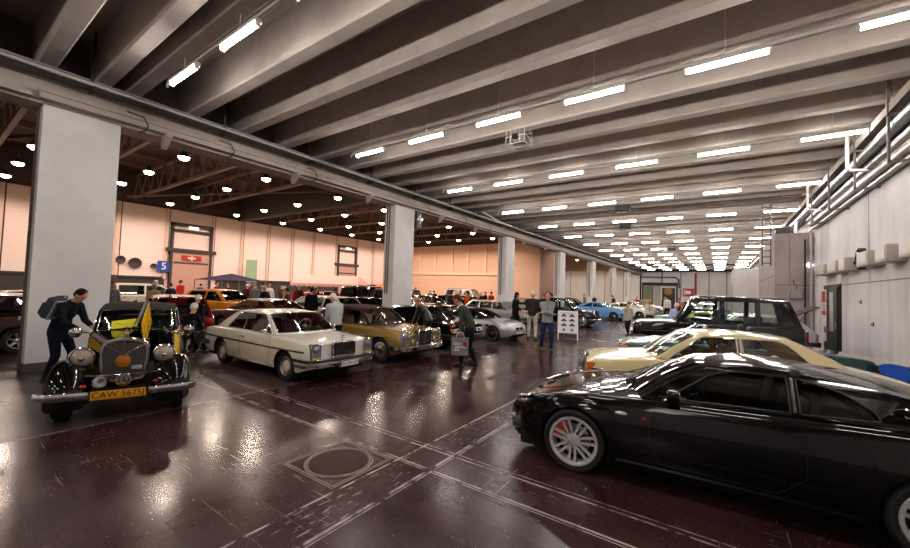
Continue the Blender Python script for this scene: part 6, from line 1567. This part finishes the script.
# ================================================================== more cars, stalls, signs
def car(src, name, label, loc, rz, swap, scale=.95):
    return tag(dup(src, loc, rz, label=label, swap=swap, scale=(scale,)*3), label, 'car')

FOOT = []
def foot(o, S):
    s = o.scale.x; FOOT.append((o.location.x, o.location.y, o.rotation_euler.z, S['xr']*s-.1, S['xf']*s+.1, .98*s))
def car(src, label, loc, rz, swap={}, scale=.95, S=None):
    o = tag(dup(src, (*loc, 0), rz, label=label, swap=swap, scale=(scale,)*3), label, 'car'); foot(o, S or S_c); return o
for o_, s_ in ((ca, dict(xr=-2.3, xf=2.25)), (wc, S_w), (gc, S_g), (cc, S_c), (tc_, S_t), (sv, S_s), (zc, S_z), (bc, bk), (ec, S_e), (pc_, S_p), (blc, S_b), (hc, S_h), (jc, S_j), (vc, dict(xr=-2.2, xf=2.0))): foot(o_, s_)
car(wc, 'copper brown saloon behind the white coupe, nose towards the vintage car', (-14.7, 8.0), PI+.2, {'white_paint': copper_paint, 'red_leather': tan_seat}, .92)
car(ec, 'white estate behind the copper saloon in the left hall', (-15.5, 11.0), PI+.1, {'silver_paint': white_paint})
car(bc, 'black coupe in the left hall directly behind the gold cabriolet', (-14.6, 13.5), .1)
car(hc, 'white hatchback under the pink canopy', (-25.3, 19.1), -.4, {'dark_red_paint': white_paint})
car(hc, 'bright red hatchback left of the pink canopy', (-22.9, 15.5), 2.9, {'dark_red_paint': paint('bright_red_paint', 'a01016')})
car(hc, 'orange hatchback behind the copper saloon', (-19.6, 8.8), .3, {'dark_red_paint': paint('orange_paint', 'e08a18')}, 1.05)
car(ec, 'pale van-like estate by the left hall wall behind the vintage car', (-25.4, 7.6), 1.4, {'silver_paint': white_paint}, 1.12)
car(pc_, 'long black saloon in the left hall behind the dark red hatchback', (-21.6, 3.9), 1.35, {}, 1.0)
car(hc, 'burgundy hatchback half hidden by the first pillar', (-14.9, .7), -1.9, {'dark_red_paint': burg_paint}, 1.0)
car(wc, 'dark blue coupe beyond the first pillar at the picture edge', (-18.3, 2.4), 1.2, {'white_paint': navy_paint}, 1.0)
car(jc, 'brown upright jeep behind the black coupe in the left hall', (-14.5, 16.1), .15, {'suv_black': paint('brown_paint', '4a2a1a')}, .95)
car(sv, 'silver off-roader in the left hall near the end wall', (-18.6, 29.2), .2, {'suv_black': silver_paint}, 1.0)
car(hc, 'burgundy hatchback between second and third pillar', (-15.0, 18.8), .1, {'dark_red_paint': burg_paint}, 1.0)
car(cc, 'white saloon in the left hall between second and third pillar', (-19.5, 21.9), .1, {'cream_paint': white_paint}, 1.0)
car(cc, 'red saloon in the left hall near the end wall', (-16.7, 25.6), .1, {'cream_paint': red_paint}, 1.0)
car(wc, 'beige coupe in the left hall near the end wall', (-22.4, 25.6), .1, {'white_paint': beige_paint}, 1.0)
car(ec, 'black estate behind the third pillar', (-14.4, 22.3), .05, {'silver_paint': black_paint}, 1.0)
car(ec, 'dark grey estate behind the rounded black saloon', (-11.2, 26.9), .0, {'silver_paint': grey_paint}, .95)
hb = car(hc, 'black hatchback with its tailgate open left of the sky blue coupe', (-11.0, 34.4), .05, {'dark_red_paint': black_paint}, 1.0)
def tailgate(root, m, glassm):
    g = MB().grid([[(-1.34-.1*i-.42*i/3, -.58+1.16*j/6, 1.40+.14*i/1.2) for j in range(7)] for i in range(4)]).grid([[(-1.34-.1*i-.42*i/3, -.58+1.16*j/6, 1.43+.14*i/1.2) for j in range(7)] for i in range(4)]).obj('tailgate', m, root)
    for y in (.52, -.52): MB().tube([(-1.5, y, 1.2), (-1.75, y*1.05, 1.62)], .012, 6).obj('gas_strut', blackp, g)
tailgate(hb, black_paint, winglass)
car(blc, 'white fastback coupe beyond the sky blue coupe', (-6.2, 33.8), -.1, {'sky_blue_paint': white_paint})
car(wc, 'cream coupe third in the far row beyond the sky blue coupe', (-6.4, 37.2), -.05, {'white_paint': cream_paint})
car(cc, 'silver saloon last in the far row near the gate', (-6.2, 41.5), .0, {'cream_paint': silver_paint})
car(bc, 'dark coupe parked before the far gate', (-3.0, 50), 1.8)
car(blc, 'lime green fastback coupe seen through the off-roader windows', (-.75, 20.3), PI+.12, {'sky_blue_paint': lime_paint})
car(wc, 'pale turquoise coupe beyond the lime green coupe', (-.9, 24.4), PI, {'white_paint': paint('turquoise_paint', '7fb8b0')})
sh_ = car(hc, 'silver hatchback with raised tailgate behind the off-roader', (.75, 17.5), PI+.1, {'dark_red_paint': silver_paint})
tailgate(sh_, black_paint, winglass)
# pink canopy, dark canopy, orange parasol
t = thing('canopy_tent', 'pale pink canopy tent among the cars in the left hall', 'canopy', (-25.2, 19.2, 0), .55)
MB().add([(-2.6, -1.6, 1.95), (2.6, -1.6, 1.95), (2.6, 1.6, 1.95), (-2.6, 1.6, 1.95), (-2.2, 0, 2.62), (2.2, 0, 2.62)], [(0, 1, 5, 4), (2, 3, 4, 5), (1, 2, 5), (3, 0, 4)]).obj('canopy_roof', cloth('canopy_pink', 'e2a8a0'), t, smooth=False)
q = MB()
for k in range(14):
    for y in (-1.6, 1.6):
        x = -2.6+5.2*k/14; q.add([(x, y, 1.95), (x+5.2/14, y, 1.95), (x+5.2/14, y, 1.78), (x+5.2/28, y, 1.70), (x, y, 1.78)], [(0, 1, 2, 3, 4)])
q.obj('canopy_valance', cloth('canopy_pink', 'e2a8a0'), t, smooth=False)
for x in (-2.5, 2.5):
    for y in (-1.5, 1.5): MB().cyl((x, y, 0), (x, y, 1.97), .03, n=8).obj('pole', brushed, t)
t = thing('canopy_tent', 'dark blue canopy by the sliding door of the left hall', 'canopy', (-31, 14.3, 0), .2)
MB().add([(-1.6, -1.9, 1.95), (1.6, -1.9, 1.95), (1.6, 1.9, 1.95), (-1.6, 1.9, 1.95), (0, 0, 2.5)], [(0, 1, 4), (1, 2, 4), (2, 3, 4), (3, 0, 4)]).obj('canopy_roof', cloth('canopy_navy', '2a2438'), t, smooth=False)
for x in (-1.5, 1.5):
    for y in (-1.8, 1.8): MB().cyl((x, y, 0), (x, y, 1.97), .03, n=8).obj('pole', brushed, t)
t = thing('parasol', 'orange parasol beyond the second pillar', 'parasol', (-23.2, 23.0, 0))
MB().lathe([(1.0, 1.75), (.6, 2.0), (.02, 2.15)], 8).obj('canopy', cloth('parasol_orange', 'd8703a'), t, smooth=False); MB().cyl((0, 0, 0), (0, 0, 2.15), .025, n=8).obj('pole', brushed, t); MB().lathe([(.25, 0), (.25, .06), (.05, .08)], 16).obj('base', blackp, t)
# A-frame sign board
t = thing('sign_board', 'white folding sign board with rows of small car pictures standing in the aisle', 'sign board', (-4.98, 15.2, 0), .38); t.scale = (.92, .92, .89)
bw_ = mat('board_frame_dark', '1c1a1a', .5)
for sg, nm in ((-1, 'front_panel'), (1, 'back_panel')):
    M = Matrix.Rotation(sg*.2, 4, 'X'); M.translation = Vector((0, sg*.0, 1.30))
    M = Matrix.Translation((0, 0, 1.30)) @ Matrix.Rotation(.2*sg, 4, 'X') @ Matrix.Translation((0, 0, -1.30))
    o = MB().b2(-.42, .42, -.012, .012, .30, 1.30, M=M).obj(nm, plate_w if sg < 0 else bw_, t)
    for x in (-.40, .40): MB().b2(x-.025, x+.025, -.018, .018, .0, 1.32, M=M).obj('leg', white if sg < 0 else bw_, t)
    if sg < 0:
        q = MB()
        for r_ in range(4):
            for c_ in range(2):
                x = -.17+.34*c_; z = 1.08-.21*r_; w_ = .12 if r_ < 3 else .05
                q.add([(x-w_, -.016, z-.04), (x+w_, -.016, z-.04), (x+w_, -.016, z), (x+w_*.55, -.016, z+.03), (x+w_*.35, -.016, z+.075), (x-w_*.35, -.016, z+.075), (x-w_*.6, -.016, z+.03), (x-w_, -.016, z+.01)], [tuple(range(8))], M=M)
        q.obj('pictures', mat('print_dark', '3a3642', .6), o)
        q = MB()
        for r_ in range(4):
            for c_ in range(2): q.b2(-.27+.34*c_, -.08+.34*c_, -.016, -.013, 1.0-.21*r_, 1.012-.21*r_, M=M)
        for k in range(3): q.b2(-.30, .30-.1*k, -.016, -.013, 1.21-.025*k, 1.222-.025*k, M=M)
        q.obj('print_lines', mat('print_grey', '8a8894', .6), o)
# blue folding chair by the right wall
t = thing('camp_chair', 'bright blue fabric camp chair against the right wall', 'chair', (2.72, 9.75, 0), -1.1); t.scale = (.82, .82, .82)
bl = cloth('bright_blue_fabric', '2a58b4'); fr = mat('chair_frame_dark', '1c1c20', .4, .6)
MB().grid([[(-.26+.5*i/6, -.3+.6*j/6, .44-.05*math.sin(PI*j/6)+.02*math.sin(PI*i/6)) for j in range(7)] for i in range(7)]).obj('seat', bl, t)
MB().grid([[(-.26-.2*i/6-.06*math.sin(PI*j/6), -.3+.6*j/6, .46+.48*i/6+.05*math.sin(PI*j/6)*(i/6)) for j in range(7)] for i in range(7)]).obj('backrest', bl, t)
MB().grid([[(-.262-.2*(2+i)/6-.064*math.sin(PI*j/6)*1.2-.015, -.22+.44*j/6, .46+.48*(2+i)/6) for j in range(7)] for i in range(4)]).obj('back_pocket', cloth('navy_fabric', '1a2350'), t)
for sg in (1, -1):
    MB().tube([(.26, sg*.3, .01), (-.26, sg*.3, .46), (-.46, sg*.3, .95)], .012, 8).obj('frame_leg', fr, t); MB().tube([(-.3, sg*.3, .01), (.26, sg*.3, .46), (.26, sg*.3, .64)], .012, 8).obj('frame_leg', fr, t)
    MB().grid([[(-.34+.6*i/5, sg*(.27+.06*j), .66-.02*math.sin(PI*i/5)) for j in range(2)] for i in range(6)]).obj('armrest', bl, t)
# bright yellow card behind the vintage car's windscreen
M = vc.matrix_basis
q = M @ Vector((.47, -.12, 1.175))
t = thing('yellow_card', 'bright yellow card leaning on the windscreen of the vintage car', 'card', q, vc.rotation_euler.z)
MB().add([(0, -.19, 0), (0, .13, .03), (-.07, .13, .16), (-.07, -.19, .12), (.006, -.19, 0), (.006, .13, .03), (-.064, .13, .16), (-.064, -.19, .12)], [(0, 1, 2, 3), (7, 6, 5, 4), (0, 4, 5, 1), (2, 6, 7, 3), (0, 3, 7, 4), (1, 5, 6, 2)]).obj('sheet', mat('card_yellow', 'f0e81c', .4), t, smooth=False)
q = MB()
for k in range(4): q.add([(.008-.0153*(k+1), -.13, .027*(k+1)), (.008-.0153*(k+1), .06-.03*(k % 2), .027*(k+1)+.018), (.008-.0153*(k+1)-.004, .06-.03*(k % 2), .027*(k+1)+.024), (.008-.0153*(k+1)-.004, -.13, .027*(k+1)+.007)], [(0, 1, 2, 3)])
q.obj('print_lines', mat('print_green', '7a8a10', .6), t)
# crowd: five base figures copied with their own colours
crowd = []
ct = cloth('crowd_top', '20222a'); cb = cloth('crowd_bottom', '22242c'); ch = cloth('crowd_hair', '2c2018')
POSES = [dict(lean=2), dict(lean=4, feet=((.16, .1), (-.16, -.1)), handL=(.15, .24, .82), handR=(-.1, -.26, .82)), dict(lean=10, bend=8, headp=14, handL=(.25, .1, .95), handR=(.25, -.1, .95)), dict(lean=0, headp=-2, handL=(.2, .05, 1.12), handR=(.2, -.05, 1.1)), dict(lean=3, handL=(.1, .26, .8), handR=(.28, -.1, 1.25))]
TOPS = [('black', '0d0c0e'), ('red', 'b81f1a'), ('navy', '141a33'), ('grey', '74777a'), ('white', 'd9d5cf'), ('orange', 'd8641a'), ('brown', '4a3322'), ('blue', '2a4fa8'), ('beige', 'b39b7a'), ('dark green', '24392a'), ('burgundy', '571420'), ('charcoal', '2b2b2e')]
BOTS = [('black', '101012'), ('blue', '26324f'), ('beige', '8f7d62'), ('grey', '4a4b4e')]
hairs = [hair_d, hair_w, hair_b, hair_g]
combos = [(a, b) for b in BOTS for a in TOPS]
rnd.shuffle(combos)
def place_person(i, x, y, rz, h, where, combo=None):
    (tn, tc), (bn, bc_) = combo or combos[i % len(combos)]
    lab = 'person in %s top and %s trousers %s' % (tn, bn, where)
    sw = {'crowd_top': cloth('top_'+tn.replace(' ', '_'), tc), 'crowd_bottom': cloth('trousers_'+bn, bc_), 'crowd_hair': hairs[i % 4]}
    k = i % 5
    while len(crowd) <= k:
        o, _ = human('x', (0, -60, 0), 0, 1.75, POSES[len(crowd)], ct, cb, ch, voxel=.028, fingers=False, coat=.1); crowd.append([o, False])
    o, used = crowd[k]
    if not used:
        crowd[k][1] = True
        r = o; r.location = (x, y, 0); r.rotation_euler = (0, 0, rz)
        for c_ in r.children:
            for sl in c_.material_slots:
                nm = sl.material.name if sl.material else ''
                if nm in sw: sl.link = 'OBJECT'; sl.material = sw[nm]
    else: r = dup(o, (x, y, 0), rz, swap=None); 
    if used:
        for c_ in r.children:
            for sl in c_.material_slots:
                nm = sl.material.name if sl.material else ''
                if sl.link == 'DATA' and nm in sw: sl.link = 'OBJECT'; sl.material = sw[nm]
                elif sl.link == 'OBJECT' and sl.material:
                    nm = sl.material.name
                    key = 'crowd_top' if nm.startswith('top_') else 'crowd_bottom' if nm.startswith('trousers_') else 'crowd_hair' if 'hair' in nm else None
                    if key: sl.material = sw[key]
    s = h/1.75; r.scale = (s, s, s); r['label'] = lab; r['category'] = 'person'; r['group'] = 'visitors in the halls'
BK, NV, RD = ('black', '0d0c0e'), ('navy', '141a33'), ('red', 'b81f1a')
spots = [(-13.6, 9.4, 1.72, 'just behind the roof of the white coupe', (BK, BOTS[0])), (-16.9, 9.3, 1.74, 'behind the copper saloon', (NV, BOTS[0])), (-21.5, 13.6, 1.6, 'among the cars left of the pink canopy', (RD, BOTS[1]))]
spots.append((-23.6, 1.75, 1.75, 'beside the cars left of the first pillar', (TOPS[5], BOTS[0])))
n = 0
for (x, y, h_, wh, cmb) in spots: x, y = (x, y) if n == 9 else (x, y); place_person(n, x, y, rnd.uniform(0, 6.3), h_, wh, cmb); n += 1
used_c = {('black', 'black'), ('navy', 'black'), ('red', 'blue'), ('orange', 'black')}
rest = [c_ for c_ in combos if (c_[0][0], c_[1][0]) not in used_c]
hall = [(-19.5, 4.6), (-21.8, 6.2), (-23.5, 7.9), (-20.4, 9.4), (-24.6, 9.8), (-22.3, 11.2), (-26.1, 11.9), (-24.2, 13.6), (-27.3, 14.2), (-22.9, 14.9), (-25.8, 15.8), (-28.4, 16.9), (-24.1, 17.4), (-20.2, 12.4), (-18.7, 13.2), (-27.6, 22.8), (-24.6, 22.2), (-21.4, 23.7), (-19.5, 26.1), (-23.4, 27.0), (-18.2, 22.4), (-16.6, 24.4), (-15.9, 27.3), (-14.6, 29.3), (-13.9, 24.8), (-15.3, 21.4), (-12.9, 27.0), (-30.3, 18.4), (-31.1, 12.2), (-17.4, 5.3), (-15.8, 30.9), (-13.4, 33.6)]
near = [(-5.7, 39.6), (-4.6, 43.3), (-6.8, 42.2), (-2.6, 38.4), (-3.4, 46.2), (-1.7, 41.0), (-7.9, 38.1), (-8.8, 36.6), (-0.9, 36.2), (-5.0, 51)]
def clear(x, y):
    for k in range(90):
        hit = False
        for fx_, fy, a, x0, x1, hw_ in FOOT:
            dx, dy = x-fx_, y-fy; u, v = dx*math.cos(a)+dy*math.sin(a), -dx*math.sin(a)+dy*math.cos(a)
            if x0-.32 < u < x1+.32 and abs(v) < hw_+.28: hit = True; break
        if not hit:
            for px_, py_ in TAKEN:
                if math.hypot(x-px_, y-py_) < .75: hit = True
        if not hit: break
        x += rnd.uniform(-.7, .7); y += rnd.uniform(-.5, .7)
    TAKEN.append((x, y)); return x, y
TAKEN = [(-25.2-2.1, 19.2-2.6)]+[q[:2] for q in spots]
hall += [(-23.1, 12.6), (-21.0, 17.9), (-26.6, 9.4), (-28.9, 14.6), (-17.2, 9.8), (-18.3, 11.9), (-20.9, 20.0), (-22.4, 28.2), (-13.2, 20.5), (-12.6, 24.2)]
hall = [clear(*q) for q in hall]; near = [clear(*q) for q in near]
for i, (x, y) in enumerate(hall): place_person(n, x, y, rnd.uniform(0, 6.3), rnd.uniform(1.64, 1.85), 'in the left hall crowd', rest[i]); n += 1
for i, (x, y) in enumerate(near): place_person(n, x, y, rnd.uniform(0, 6.3), rnd.uniform(1.64, 1.85), 'near the far gate', rest[len(rest)-1-i]); n += 1
